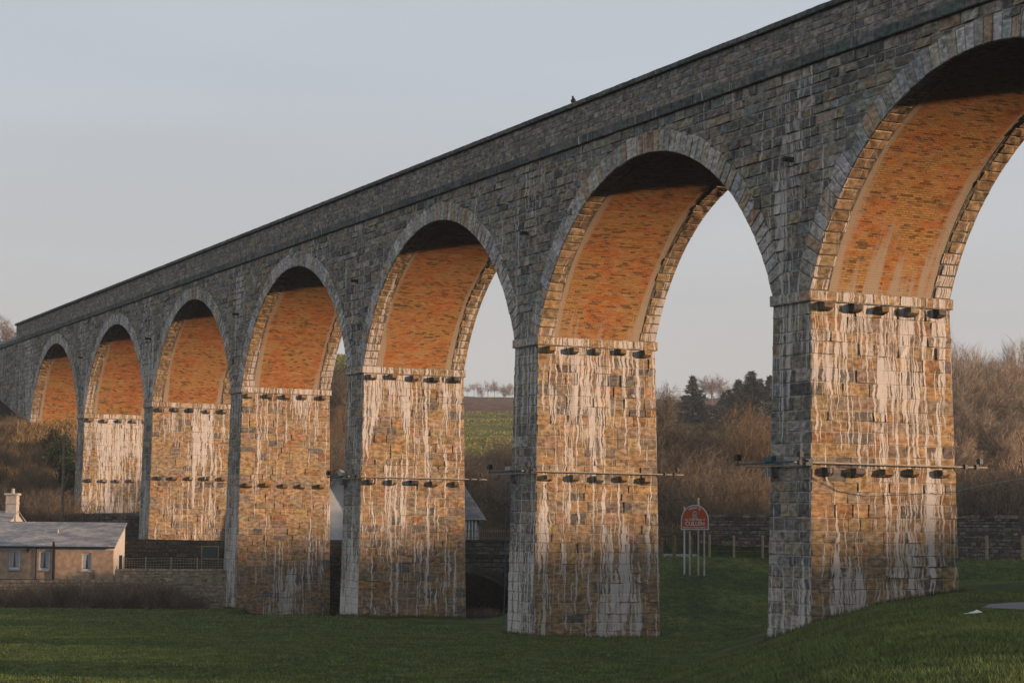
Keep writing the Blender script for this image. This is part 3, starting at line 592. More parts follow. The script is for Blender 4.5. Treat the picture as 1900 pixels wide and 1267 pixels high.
mb.box(cxa,cxb,DP+2.3,DP+3.1,zr-1.1,zl(919)); mb.box(cxa-.09,cxb+.09,DP+2.2,DP+3.2,zl(919),zl(915.5)); mb.box(cxa-.03,cxb+.03,DP+2.25,DP+3.15,zl(935),zl(933)); ch=mb.build('chimney',M['pale'],rf2)
mb=MB(); mb.tube([((cxa+cxb)/2,DP+2.7,zl(915.5)),((cxa+cxb)/2,DP+2.7,zl(910)),((cxa+cxb)/2,DP+2.7,zl(907))],[.14,.11,.12],10); mb.build('chimney_pot',M['pale'],ch)

# lattice fence on the garden wall
fe=frame_empty('lattice_fence',120.1,lat(222,120.1),zat(1056,120.1,300)); tag(fe,'thin brown lattice fence of rails and netting on top of the pale garden wall','fence')
Lf=lat(436,120.1)-lat(222,120.1); hf=.72
for i,px in enumerate((238,278,325,373,428)):
    x=lat(px,120.1)-lat(222,120.1); mb=MB(); mb.box(x-.035,x+.035,-.03,.03,0,hf+.05); mb.build('post',M['palewood'],fe)
mb=MB()
for j in range(5): 
    z=.06+j*.155; zz=[(x,.035,z+.03*math.sin(x*1.3+j)) for x in np.linspace(.45,Lf-.1,14)]; mb.tube(zz,.011,4)
x=.5
while x<Lf-.1: mb.tube([(x,.05,.02),(x+random.uniform(-.02,.02),.05,hf-.02)],.008,4); x+=.16
mb.build('netting',M['palewood'],fe)
# cold frame and planks in the garden under the wall
gf=frame_empty('cold_frame',131.,lat(380,131),-9.9); tag(gf,'dark glazed cold frame with pale edges leaning in the garden beside the fourth pier','cold frame')
z0=zat(1036,131,390)+9.9; z1=zat(1012,131,390)+9.9; wd=lat(412,131)-lat(380,131)
mb=MB(); mb.box(.03,wd-.03,.02,.05,z0+.04,z1-.03); mb.build('pane',M['teal'],gf)
mb=MB(); mb.box(0,.05,0,.07,-.2,z1); mb.box(wd-.05,wd,0,.07,-.2,z1); mb.box(.05,wd-.05,0,.07,z0,z0+.06); mb.box(.05,wd-.05,0,.07,z1-.05,z1); mb.build('frame',M['greywood'],gf)
# utility pole
up=frame_empty('utility_pole',141.,lat(121,141),-8.0); tag(up,'weathered wooden utility pole rising behind the cottage roof','utility pole')
hp=zat(806,141,121)+8.0; mb=MB(); mb.tube([(0,0,-.6),(0,0,hp*.5),(0,0,hp)],[.12,.105,.085],9); mb.build('shaft',M['greywood'],up)
mb=MB(); mb.box(-.28,.28,-.05,.05,hp-.42,hp-.34); mb.tube([(-.24,0,hp-.34),(-.24,0,hp-.22)],.03,6); mb.tube([(.24,0,hp-.34),(.24,0,hp-.22)],.03,6); mb.build('crossarm',M['greywood'],up)
p2=frame_empty('utility_pole',170.,lat(34,170),hD(170,lat(34,170))); tag(p2,'thin pale post standing on the bracken bank at far left','post')
mb=MB(); mb.tube([(0,0,-.3),(0,0,1.6)],.05,7); mb.build('shaft',M['palewood'],p2)

# ------------------------------------------------------------------ road, road bridge, white house
zr_=-8.74
mb=MB()
n_=30
for i in range(n_):
    l0=-13.+(44.)*i/n_; l1=-13.+44.*(i+1)/n_
    vs=[at(107.4,l0,zr_),at(107.4,l1,zr_),at(112.9,l1,zr_),at(112.9,l0,zr_)]
    if l1>.5: mb.add(vs,[(0,1,2,3)])
tag(mb.build('road',M['tarmac']),kind='structure')
mb=MB(); mb.box(0,1.9,0,.25,-.3,.06); kb=mb.build('kerb',M['concrete']); kb.location=at(106.6,lat(1228,106.6),-8.5); kb.rotation_euler=(0,0,math.atan2(RH[1],RH[0])); tag(kb,'short pale concrete kerb beside the road behind the welcome sign','kerb')
DB=111.4; br=frame_empty('road_bridge',DB,lat(850,DB),-7.83); tag(br,'low dark stone road bridge with a segmental arch seen behind the third pier','bridge')
bl,brr=lat(655,DB)-lat(850,DB),lat(1235,DB)-lat(850,DB); RB=4.7; hb=3.95; zc_=-1.74-RB; zbot_=-6.0
mb=MB(); seg=[bl]+list(np.linspace(-hb,hb,29))+[brr]
zar=lambda x: zc_+math.sqrt(RB*RB-x*x) if abs(x)<=hb+1e-6 else zbot_
for a,b_ in zip(seg[:-1],seg[1:]):
    mid=abs((a+b_)/2)<hb; za=zar(a) if mid else zbot_; zb_=zar(b_) if mid else zbot_
    zt=-.95
    vs=[(a,0,za),(b_,0,zb_),(b_,0,zt),(a,0,zt),(a,12.,za),(b_,12.,zb_),(b_,12.,zt),(a,12.,zt)]
    mb.add(vs,[(0,1,2,3),(5,4,7,6),(3,2,6,7),(0,4,5,1)],[(p[0],p[2]) for p in vs],(.03,.03,.027,0))  # core and arch underside near black, the opening's shade put into colour
for x in (-hb,hb):
    vs=[(x,0,zbot_),(x,12.,zbot_),(x,12.,zar(hb)),(x,0,zar(hb))]; mb.add(vs,[(0,1,2,3)],None,(.03,.03,.027,0))
for z0,z1 in courses(zbot_,-.95,.3):
    zm=(z0+z1)/2; ex=math.sqrt(max(0,(RB+.3)**2-(zm-zc_)**2)) if zm<zc_+RB+.3 else 0
    if zm<zar(hb): ex=hb
    for a,b_ in ([(bl,-ex),(ex,brr)] if ex>0 else [(bl,brr)]):
        for u0,u1 in split(a,b_,.35,.8): stone(mb,lambda u,v,d:(u,-d,v),u0,u1,z0,z1,.01,.04,pick(PAL_DARK),.05,300)
bb=mb.build('bridge_wall',M['stone'],br)
mb=MB()
nv=34; aa=math.asin(hb/RB)
for i in range(nv):
    t0=-aa+2*aa*i/nv; t1=-aa+2*aa*(i+1)/nv
    stone(mb,lambda u,v,d:(v*math.sin(u),-.03-d,zc_+v*math.cos(u)),t0,t1,RB-.0,RB+.5,.015,.02,pick([(.085,.08,.07),(.10,.095,.085),(.07,.068,.06)]),.1,300,g=.001,nu=2,nv=3,inset=.002)
mb.build('bridge_ring',M['stone'],bb)
mb=MB(); mb.box(bl,brr,-.10,.3,-.95,-.80,(.05,.05,.045,0)); mb.build('string_course',M['stone'],br)
for y0 in (0.,11.5):
    mb=MB(); mb.box(bl,brr,y0,y0+.4,-.80,-.12,(.03,.03,.027,0))
    if y0==0:
        for z0,z1 in courses(-.8,-.12,.23):
            for u0,u1 in split(bl,brr,.35,.8): stone(mb,lambda u,v,d:(u,-d,v),u0,u1,z0,z1,.01,.03,pick(PAL_DARK),.03,300)
    mb.box(bl,brr,y0-.06,y0+.46,-.12,0,(.055,.055,.05,0)); mb.build('parapet',M['stone'],br)
# white house
DH=139.; wh=frame_empty('white_house',DH,lat(640,DH),-8.6); tag(wh,'white walled house with dark slate roof and gable half hidden behind the third pier','house')
xh=lambda px:lat(px,DH)-lat(640,DH); zh=lambda py:zat(py,DH,750)+8.6
ze=zh(960); zrg=zh(872); x0,x1=xh(648),xh(890); dp=6.4
mb=MB(); mb.box(x0,x1,0,dp,-1.5,ze); mb.build('wall',M['white'],wh)
mb=MB(); o_=.5; A=(x0-.3,-o_,ze-.12); B=(xh(905),-o_,ze-.12); C_=(xh(905),dp+o_,ze-.12); D__=(x0-.3,dp+o_,ze-.12); Rg0=(x0-.3,dp/2,zrg); Rg1=(xh(845),dp/2,zrg)
for tri in ([A,B,Rg1,Rg0],[C_,D__,Rg0,Rg1]): mb.add(tri,[(0,1,2,3)],[(p[0],p[1]*1.3) for p in tri])
mb.add([B,C_,Rg1],[(0,1,2)],[(p[1],p[0]) for p in (B,C_,Rg1)]); mb.add([A,D__,Rg0],[(0,2,1)]); mb.add([A,B,C_,D__],[(3,2,1,0)])
mb.build('roof',M['slate_dark'],wh)
gx0,gx1=xh(585),xh(690); gm=(gx0+gx1)/2; gz=zh(880); gez=zh(968)
mb=MB(); gv=[(gx0,-2.2,-1.5),(gx1,-2.2,-1.5),(gx1,-2.2,gez),(gm,-2.2,gz),(gx0,-2.2,gez)]; gw=[(x,3.,z) for x,y,z in gv]
mb.add(gv+gw,[(0,1,2,3,4),(9,8,7,6,5),(0,4,9,5),(1,6,7,2)]); mb.build('gable_wall',M['white'],wh)
mb=MB()
for sx,xe in ((-1,gx0-.35),(1,gx1+.35)):
    zz=gez-(.35)*(gz-gez)/(gm-gx0)
    rv=[(xe,-2.55,zz),(gm,-2.55,gz+.02),(gm,3.,gz+.02),(xe,3.,zz)]; vs=rv+[(x,y,z+.22) for x,y,z in rv]
    mb.add(vs,[(0,1,2,3),(7,6,5,4),(0,4,5,1),(1,5,6,2),(3,2,6,7),(0,3,7,4)],[(p[1],p[0]) for p in vs])
mb.build('gable_roof',M['slate_dark'],wh)
mb=MB()
for px in (868,874,880,886): mb.box(xh(px)-.05,xh(px)+.05,-.35,-.25,-.6,ze-.1)
mb.build('veranda_posts',M['white'],wh)
for px in (866,878):
    mb=MB(); mb.box(xh(px),xh(px+5),-.03,.0,.2,1.75); w_=mb.build('window',M['dark'],wh)
# railings
def railing(name,D,pa,pb,zb,h,step,mat,label):
    o=frame_empty(name,D,lat(pa,D),zb); tag(o,label,'railing'); L=lat(pb,D)-lat(pa,D)
    mb=MB(); x=0
    while x<=L: mb.tube([(x,0,0),(x,0,h+random.uniform(-.02,.02))],.014,4); x+=step
    mb.build('bars',mat,o); mb=MB(); mb.box(0,L,-.02,.02,h-.12,h-.08); mb.box(0,L,-.02,.02,.1,.14); mb.build('rails',mat,o); return o
railing('railing',DB+11.7,863,950,-7.83,.62,.13,M['greywood'],'thin paling fence along the far side of the road bridge by the white house')
railing('railing',109.5,1218,1300,zat(1030,109.5,1250),1.12,.14,M['black'],'black iron railing by the road just left of the welcome sign')
# fence posts
fp=[(1229,997,1042,.16,'thick short brown gatepost beside the second nearest pier'),(1253,993,1034,.13,'brown fence post between the gatepost and the welcome sign'),(1284,994,1030,.10,'thin brown fence post standing behind the welcome sign'),(1318,990,1030,.10,'wooden fence post just right of the welcome sign'),(1363,993,1030,.10,'wooden fence post midway between the welcome sign and the nearest pier'),(1416,993,1032,.10,'wooden fence post close to the left edge of the nearest pier'),(1830,993,1030,.12,'pale wooden fence post right of the nearest pier'),(1897,993,1028,.12,'pale wooden fence post at the far right before the rubble wall')]
for px,pa,pb,w,lb in fp:
    D=105.; zb=hD(D,lat(px,D))-.25; zt=zat(pa,D,px); mb=MB()
    mb.box(-w/2,w/2,-w/2,w/2,0,zt-zb-.03); mb.add([(-w/2,-w/2,zt-zb-.03),(w/2,-w/2,zt-zb-.03),(w/2,w/2,zt-zb-.03),(-w/2,w/2,zt-zb-.03),(0,0,zt-zb)],[(0,1,4),(1,2,4),(2,3,4),(3,0,4)])
    o=mb.build('fence_post',M['palewood'] if px>1300 else M['wood']); o.location=at(D,lat(px,D),zb); o.rotation_euler=(0,0,random.uniform(-.3,.3)); tag(o,lb,'fence post','fence posts by the road')
mb=MB()
for hz in (.35,.7): mb.tube([at(105,lat(px,105),hD(105,lat(px,105))+hz) for px in (1318,1363,1416)],.008,4)
tag(mb.build('fence_wire',M['greywood']),'thin wires strung between the fence posts beside the nearest pier','wire')

# ------------------------------------------------------------------ welcome sign
DS=100.5
sg=frame_empty('welcome_sign',DS,lat(1291,DS),hD(DS,lat(1291,DS))); zg=hD(DS,lat(1291,DS)); tag(sg,'rust red arched town welcome sign with white border on four pale posts','sign')
sg.rotation_euler[2]+=-.25
zs_=lambda py:zat(py,DS,1290)-zg; Wb=1.40; zb0=zs_(982.5); zb1=zs_(936.5); hw=Wb/2
def arch_pts(w,z0,z1,n=22):
    sh=z0+(z1-z0)*.36
    return [(-w,z0),(w,z0)]+[(w*math.cos(math.pi*i/n),sh+(z1-sh)*math.sin(math.pi*i/n)) for i in range(n+1)]
def slab(pts,y0,y1,mat,name,par):
    mb=MB(); n=len(pts); vs=[(x,y0,z) for x,z in pts]+[(x,y1,z) for x,z in pts]
    mb.add(vs,[tuple(range(n)),tuple(range(2*n-1,n-1,-1))]+[((i+1)%n,i,i+n,(i+1)%n+n) for i in range(n)]); return mb.build(name,mat,par)
slab(arch_pts(hw,zb0,zb1),-.03,.01,M['white'],'board_border',sg)
bd=slab(arch_pts(hw-.055,zb0+.055,zb1-.05),-.036,-.031,M['signred'],'board',sg)
for px,py,top in ((1271,1047,940),(1281,1042,985),(1297,1035,923),(1308,1032,984)):
    x=(px-1291)*DS/F; mb=MB(); z0=-.9; mb.tube([(x,.05,z0),(x,.05,zs_(top))],.042,8); mb.build('post',M['pale'] if px!=1271 else M['white'],sg)
def text_mesh(txt,size):
    cu=bpy.data.curves.new('lettering','FONT'); cu.body=txt; cu.size=size; cu.align_x='CENTER'; cu.extrude=.002; cu.offset=.003*size/.12
    o=bpy.data.objects.new('lettering',cu); COL.objects.link(o); dg=bpy.context.evaluated_depsgraph_get(); me=bpy.data.meshes.new_from_object(o.evaluated_get(dg)); vs=[tuple(v.co) for v in me.vertices]; fs=[tuple(p.vertices) for p in me.polygons]
    bpy.data.objects.remove(o); bpy.data.curves.remove(cu); bpy.data.meshes.remove(me); return vs,fs
mb=MB(); Hb=zb1-zb0
def put_text(txt,size,xc,zc,rot=0):
    vs,fs=text_mesh(txt,size); c_,s_=math.cos(rot),math.sin(rot)
    mb.add([(xc+c_*v[0]-s_*v[1],-.039-v[2],zc+s_*v[0]+c_*v[1]) for v in vs],fs)
put_text('the Royal Burgh of',.135,0,zb0+Hb*.375); put_text('CULLEN',.27,0,zb0+Hb*.175); put_text('Home of "Cullen Skink"',.12,0,zb0+Hb*.065)
tx='WELCOME TO'; shz=zb0+Hb*.36
for i,chh in enumerate(tx):
    a=math.radians(118-56*i/(len(tx)-1)); 
    if chh!=' ': put_text(chh,.15,(hw-.2)*.92*math.cos(a)*1.05,shz+(zb1-shz-.2)*math.sin(a)*1.0,a-math.pi/2)
mb.build('lettering',M['white'],bd)
mb=MB(); cz=zb0+Hb*.60   # crest: seated figure under a canopy on a base
def plate(pts,y): n=len(pts); mb.add([(x,y,cz+z) for x,z in pts]+[(x,y+.004,cz+z) for x,z in pts],[tuple(range(n)),tuple(range(2*n-1,n-1,-1))]+[((i+1)%n,i,i+n,(i+1)%n+n) for i in range(n)])
plate([(-.15,-.2),(.15,-.2),(.15,-.12),(-.15,-.12)],-.041); plate([(-.13,-.11),(-.07,-.11),(-.07,.1),(-.1,.14)],-.041); plate([(.13,-.11),(.07,-.11),(.07,.1),(.1,.14)],-.041)
plate([(-.09,.12),(.09,.12),(.06,.19),(-.06,.19)],-.041); plate([(-.05,-.1),(.05,-.1),(.04,.02),(.0,.06),(-.04,.02)],-.041); mb.build('crest',M['concrete'],bd)

# ------------------------------------------------------------------ path and litter
def on_ground(D,l,dz=.02): p=at(D,l,0); return (p[0],p[1],h1(p[0],p[1])+dz)
mb=MB(); NL=26; NW=8
def pe(i): 
    l=12.2+20*i/NL; t=i/NL; w=4.6*math.sqrt(max(0,1-(1-min(1,t*3.2))**2)) if t<.3125 else 4.6; c=52.5+.05*(l-12.2)
    return l,c,w
G=[[on_ground(pe(i)[1]-pe(i)[2]+2*pe(i)[2]*j/NW,pe(i)[0]) for j in range(NW+1)] for i in range(NL+1)]
mb.add([p for r in G for p in r],[(i*(NW+1)+j,(i+1)*(NW+1)+j,(i+1)*(NW+1)+j+1,i*(NW+1)+j+1) for i in range(NL) for j in range(NW)])
tag(mb.build('path',M['tarmac']),kind='structure')
p=on_ground(46.5,lat(1802,46.5),.05); mb=MB(); mb.add([(-.2,-.1,0),(.2,-.12,.03),(.22,.1,.05),(0,.12,.09),(-.18,.1,.02),(-.2,-.1,.015),(.2,-.12,.045),(.22,.1,.065),(0,.12,.105),(-.18,.1,.035)],[(4,3,2,1,0),(5,6,7,8,9),(0,1,6,5),(1,2,7,6),(2,3,8,7),(3,4,9,8),(4,0,5,9)])
o=mb.build('paper_scrap',M['white']); o.location=p; tag(o,'scrap of white paper lying on the grass bank near the path','litter')

# ------------------------------------------------------------------ vegetation
def cones(p0,p1,r,col,sides=3):
    """thin tapered twigs from p0 to p1"""
    n=len(p0); d=p1-p0; L=np.linalg.norm(d,axis=1,keepdims=True)+1e-9; t=d/L
    ref=np.where(np.abs(t[:,2:3])<.9,np.array([[0,0,1.]]),np.array([[1.,0,0]])); a=np.cross(t,ref); a/=np.linalg.norm(a,axis=1,keepdims=True)+1e-9; b=np.cross(t,a)
    V=np.empty((n,sides+1,3)); r=np.broadcast_to(np.asarray(r,float),(n,))[:,None]
    for k in range(sides): w=2*math.pi*k/sides; V[:,k]=p0+r*(math.cos(w)*a+math.sin(w)*b)
    V[:,sides]=p1; base=(np.arange(n)*(sides+1))[:,None]
    Fc=np.concatenate([np.stack([base[:,0]+k,base[:,0]+(k+1)%sides,base[:,0]+sides],-1) for k in range(sides)])
    C=np.ones((n,sides+1,4)); C[...,:3]=col[:,None,:] if np.ndim(col)==2 else np.array(col)
    return V.reshape(-1,3),Fc,C.reshape(-1,4)
def shade(n,base,v=.3,r=None):
    r=r or rng; k=r.uniform(1-v,1+v,(n,1)); return np.array(base)[None]*k*r.uniform(.92,1.08,(n,3))
def bare_tree(seed,h,spread,up,nstem,base,fine=7,name='tree'):
    r=np.random.default_rng(seed); seg=[[],[],[],[]]
    def grow(p,d,L,rad,lv):
        n=3 if lv<2 else 2; q=p.copy(); pts=[q.copy()]
        for i in range(n):
            d=d+r.normal(0,.12+.05*lv,3)+np.array([0,0,up*.10]); d/=np.linalg.norm(d); q=q+d*L/n; pts.append(q.copy())
        seg[min(lv,3)].append((pts,rad,d))
        if lv>=3: return
        nb=[5,5,fine][lv]
        for i in range(nb):
            t=r.uniform(.35 if lv==0 else .2,1.); k=min(int(t*n),n-1); s=pts[k]+(pts[k+1]-pts[k])*(t*n-k)
            a=r.normal(0,1,3); a-=a.dot(d)*d; a/=np.linalg.norm(a)+1e-9
            nd=d*r.uniform(.55,1.0)+a*r.uniform(.45,1.0)*spread+np.array([0,0,up*.35]); nd/=np.linalg.norm(nd)
            grow(s,nd,L*r.uniform(.5,.72),rad*.5,lv+1)
    for i in range(nstem):
        d=np.array([r.normal(0,.22*spread*(nstem>1)),r.normal(0,.22*spread*(nstem>1)),1.]); d/=np.linalg.norm(d)
        grow(np.array([r.normal(0,.15),r.normal(0,.15),-.3]),d,h*.52*r.uniform(.85,1.1),h*.017,0)
    mb=MB(); col=tuple(base)+(1,)
    for lv in (0,1):
        for pts,rad,d in seg[lv]: mb.tube(pts,list(np.linspace(rad,rad*.45,len(pts))),5,col,False)
    p0=[];p1=[];rr=[]
    for lv in (2,3):
        for pts,rad,d in seg[lv]:
            for a,b in zip(pts[:-1],pts[1:]): p0.append(a);p1.append(b+(b-a)*.05);rr.append(max(rad,.011))
            e=pts[-1]; Lx=np.linalg.norm(pts[-1]-pts[0])
            for q in range(8 if lv==3 else 3):
                s=pts[0]+(e-pts[0])*r.uniform(.2,1); nd=d+r.normal(0,.5,3)+np.array([0,0,up*.4]); nd/=np.linalg.norm(nd); p0.append(s);p1.append(s+nd*Lx*r.uniform(.4,.9));rr.append(.012)
    p0=np.array(p0);p1=np.array(p1)
    root=empty(name); mb.build('trunk',M['twig'],root,False,True)
    V,Fc,C=cones(p0,p1,np.array(rr),shade(len(p0),base,.6,r)); np_mesh('crown',V,Fc,M['twig'],root,C)
    return root
def shrub(seed,h,w,nst,sub_,base,name='shrub',lean=.5):
    r=np.random.default_rng(seed); b0=np.stack([r.normal(0,w*.22,nst),r.normal(0,w*.22,nst),np.full(nst,-.15)],-1)
    d=np.stack([r.normal(0,lean,nst),r.normal(0,lean,nst),np.ones(nst)],-1); d/=np.linalg.norm(d,axis=1,keepdims=True); L=h*r.uniform(.55,1.12,(nst,1))
    mid=b0+d*L*.5; d2=d+r.normal(0,.22,(nst,3)); d2/=np.linalg.norm(d2,axis=1,keepdims=True); tip=mid+d2*L*.5
    P0=[b0,mid];P1=[mid+d*.03,tip];RR=[np.full(nst,.026),np.full(nst,.016)]
    for q in range(sub_):
        t=r.uniform(.15,1,(nst,1)); s=np.where(t<.5,b0+(mid-b0)*t*2,mid+(tip-mid)*(t*2-1)); nd=d+r.normal(0,.55,(nst,3)); nd[:,2]=np.abs(nd[:,2])*.8; nd/=np.linalg.norm(nd,axis=1,keepdims=True)
        P0.append(s);P1.append(s+nd*h*r.uniform(.12,.34,(nst,1)));RR.append(np.full(nst,.010))
    p0=np.concatenate(P0);p1=np.concatenate(P1); V,Fc,C=cones(p0,p1,np.concatenate(RR),shade(len(p0),base,.68,r)); 
    o=np_mesh(name,V,Fc,M['twig'],None,C); return o
def conifer(seed,h,w,name='conifer_tree',base=(.11,.13,.11)):
    r=np.random.default_rng(seed); root=empty(name); mb=MB(); mb.tube([(0,0,-.4),(0,0,h*.5),(0,0,h*.98)],[h*.022,h*.013,.02],6,(.05,.035,.025,1)); mb.build('trunk',M['twig'],root)
    V=[];Fc=[];C=[];n=0
    z=h*.06
    while z<h*.985:
        f=1-z/h; R=w*.5*(f**.95)*r.uniform(.7,1.2)+.06
        for q in range(int(7+5*f)):
            a=r.uniform(0,6.28); Rl=R*r.uniform(.65,1.12); dz=-Rl*.12+Rl*r.uniform(-.05,.3); st=np.array([0,0,z]); en=np.array([math.cos(a)*Rl,math.sin(a)*Rl,z+dz])
            m=int(16+26*f); t=r.uniform(.15,1,(m,1)); c=st+(en-st)*t+r.normal(0,.05*w*.3,(m,3)); s=.10+.20*r.random((m,1)); s=s*h/9
            ax=np.array([math.cos(a),math.sin(a),.35])+r.normal(0,.45,(m,3)); ax/=np.linalg.norm(ax,axis=1,keepdims=True); sd=np.cross(ax,r.normal(0,1,(m,3))); sd/=np.linalg.norm(sd,axis=1,keepdims=True)
            v=np.stack([c-ax*s-sd*s*.35,c-ax*s*.4+sd*s*.5,c+ax*s*1.6],1); V.append(v.reshape(-1,3)); Fc.append(np.arange(3*m).reshape(-1,3)+n); n+=3*m
            cc=np.ones((m,3,4)); cc[...,:3]=shade(m,base,.45,r)[:,None,:]; C.append(cc.reshape(-1,4))
        z+=h*.034*r.uniform(.8,1.2)
    np_mesh('crown',np.concatenate(V),np.concatenate(Fc),M['leaf'],root,np.concatenate(C)); return root
used=set()
def place(proto,D,l,s=1.,label=None,cat='tree',group=None,dz=-.1,sz=None,rz=None):
    o=proto if id(proto) not in used else copy_tree(proto); used.add(id(proto))
    x,y,_=at(D,l,0); o.location=(x,y,h1(x,y)+dz); o.rotation_euler=(0,0,random.uniform(0,6.28) if rz is None else rz); o.scale=(s,s,(sz or s)); tag(o,label,cat,group); return o
WOODC=(.115,.072,.038); 
tA=[bare_tree(11,11,1.0,.55,3,(0.329,0.250,0.177),8,'bare_tree'),bare_tree(12,11,.85,.75,4,(0.348,0.262,0.183),8,'bare_tree'),bare_tree(13,12,1.0,.6,2,(0.305,0.238,0.171),9,'bare_tree')]
rs=random.Random(3)
for i,(px,D,s) in enumerate([(1755,150,.98),(1790,160,1.1),(1822,172,1.15),(1850,152,.98),(1882,165,1.06),(1915,156,1.05),(1950,170,1.1),(1770,178,1.3),(1805,140,.72),(1868,138,.70),(1838,142,.62),(1905,140,.74),(1780,136,.55),(1895,184,1.25),(1835,186,1.25),(1860,178,1.1),(1725,160,1.0),(1700,150,.9),(1778,150,1.05),(1815,158,1.0),(1876,148,.9),(1930,162,1.1),(1795,146,.85),(1845,166,1.15),(1765,166,1.2),(1895,172,1.2)]):
    place(tA[i%3],D,lat(px,D),s*.80,'tall bare brown tree in the wood to the right of the nearest pier','tree','bare trees of the wood on the right')
# scrub willow between the two nearest piers
sA=[shrub(31,5.2,3.0,150,7,(.23,.15,.085),'bare_shrub',.22),shrub(32,3.8,3.4,130,7,(.20,.15,.10),'bare_shrub',.42),shrub(33,2.6,3.2,120,7,(.165,.125,.088),'bare_shrub',.5)]
sD=[shrub(35,2.3,3.0,130,9,(.17,.125,.09),'bare_shrub',.55),shrub(36,2.6,3.2,140,9,(.20,.145,.10),'bare_shrub',.45)]
for i,(px,D,j,s) in enumerate([(1370,137,0,1.1),(1395,134,0,1.15),(1420,138,0,1.2),(1440,133,0,1.2),(1385,142,0,1.25),(1415,144,0,1.3),(1460,136,0,1.25),(1490,140,0,1.3)]):
    place(sA[j],D,lat(px,D),s*.86,'tall orange twigged willow shrub on the slope left of the nearest pier','shrub','orange willow shrubs between the two nearest piers')
for i in range(22):
    D=rs.uniform(117,145); px=rs.uniform(1205,1345) if i%2 else rs.uniform(1225,1330); place(sA[1+i%2],D,lat(px,D),rs.uniform(.7,1.05),'low tangled brown shrub on the slope behind the welcome sign','shrub','brown shrubs behind the welcome sign')
for i in range(12):
    D=rs.uniform(116,126); px=rs.uniform(1320,1440); place(sA[1+i%2],D,lat(px,D),rs.uniform(.7,1.05),'low brown shrub behind the rubble wall, left of the nearest pier','shrub','brown shrubs behind the rubble wall')
for i in range(26):
    D=rs.uniform(116,134); px=rs.uniform(1760,1960); place(sD[i%2],D,lat(px,D),rs.uniform(.9,1.4),'dark low shrub under the bare trees right of the nearest pier','shrub','understorey shrubs of the wood on the right')
tB=[bare_tree(21,6.5,1.15,.15,2,(.11,.09,.07),6,'bare_tree'),bare_tree(22,6.,1.2,.25,3,(.12,.095,.072),6,'bare_tree')]
for i,(px,D,s) in enumerate([(1232,139,1.05),(1255,150,.9),(1216,146,1.15),(1290,152,.75),(1240,131,.6),(1268,135,.55),(1300,140,.6),(1322,133,.5),(1345,145,.7),(1375,150,.7),(1400,146,.65),(1425,152,.75),(1280,143,.7),(1220,134,.7),(1310,155,.8),(1335,160,.75),(1390,162,.8)]):
    place(tB[i%2],D,lat(px,D),s,'spreading bare grey tree on the scrubby slope between the two nearest piers','tree','bare trees between the two nearest piers')
# slope between second and third piers and behind the white house
for i in range(46):
    D=rs.uniform(131,168); px=rs.uniform(850,965) if i%4 else rs.uniform(600,650); D=D*.65+65 if i%4 else D+20; place(sA[1+i%2],D,lat(px,D),rs.uniform(.55,.9),'brown bush on the hillside above the white house roof','shrub','brown bushes on the hillside above the white house')
tC=[bare_tree(41,7,1.2,.2,1,(.21,.165,.145),6,'bare_tree'),bare_tree(42,6,1.3,.1,2,(.22,.17,.145),6,'bare_tree')]
for i,(px,D,s) in enumerate([(905,560,1.1),(935,575,1.0),(880,600,.75),(955,590,.95),(868,590,.6),(628,590,.7),(640,600,.65),(618,595,.6),(918,610,.9),(893,585,.7),(946,560,.7)]):
    place(tC[i%2],D,lat(px,D),s,'small bare tree on the skyline beyond the ploughed field','tree','far bare trees on the skyline beyond the ploughed field')
for i,(px,D,s) in enumerate([(1230,330,1.0),(1245,345,.9),(1320,380,1.1),(1335,395,1.1),(1325,420,1.2),(1300,360,.7),(1270,350,.6),(1285,370,.75),(1355,340,1.),(1420,330,1.0),(1385,320,.8),(1405,318,.7),(1250,318,.6),(1310,330,.65)]):
    place(tC[i%2],D,lat(px,D),s,'hazy bare tree among the dark conifers on the far hillside','tree','far bare trees among the conifers')
cf=[conifer(51,9.5,8.5),conifer(52,10.5,8.0)]
for (px,D,py,j,lb) in [(1287,300,698,0,'dark pointed conifer standing alone on the far hillside left of the others'),(1396,285,688,1,'tallest dark conifer in the far clump left of the nearest pier'),(1372,288,705,0,'dark conifer in the left half of the far clump beside the nearest pier'),(1355,292,722,1,'lowest dark conifer at the left end of the far clump'),(1412,292,702,1,'narrow dark conifer just right of the tallest one in the far clump'),(1345,300,728,0,'small dark conifer at the far left edge of the clump'),(1384,296,712,1,'dark conifer standing behind the tallest one of the far clump'),(1432,284,698,0,'dark conifer partly hidden by the left edge of the nearest pier')]:
    l=lat(px,D); zb=hD(D,l); hgt=zat(py,D,px)-zb+.3; pr=cf[j]; s=hgt/(9.5 if j==0 else 10.5); place(pr,D,l,max(.7,s*1.3),lb,'conifer','conifers on the far hillside',sz=s,dz=-.3)
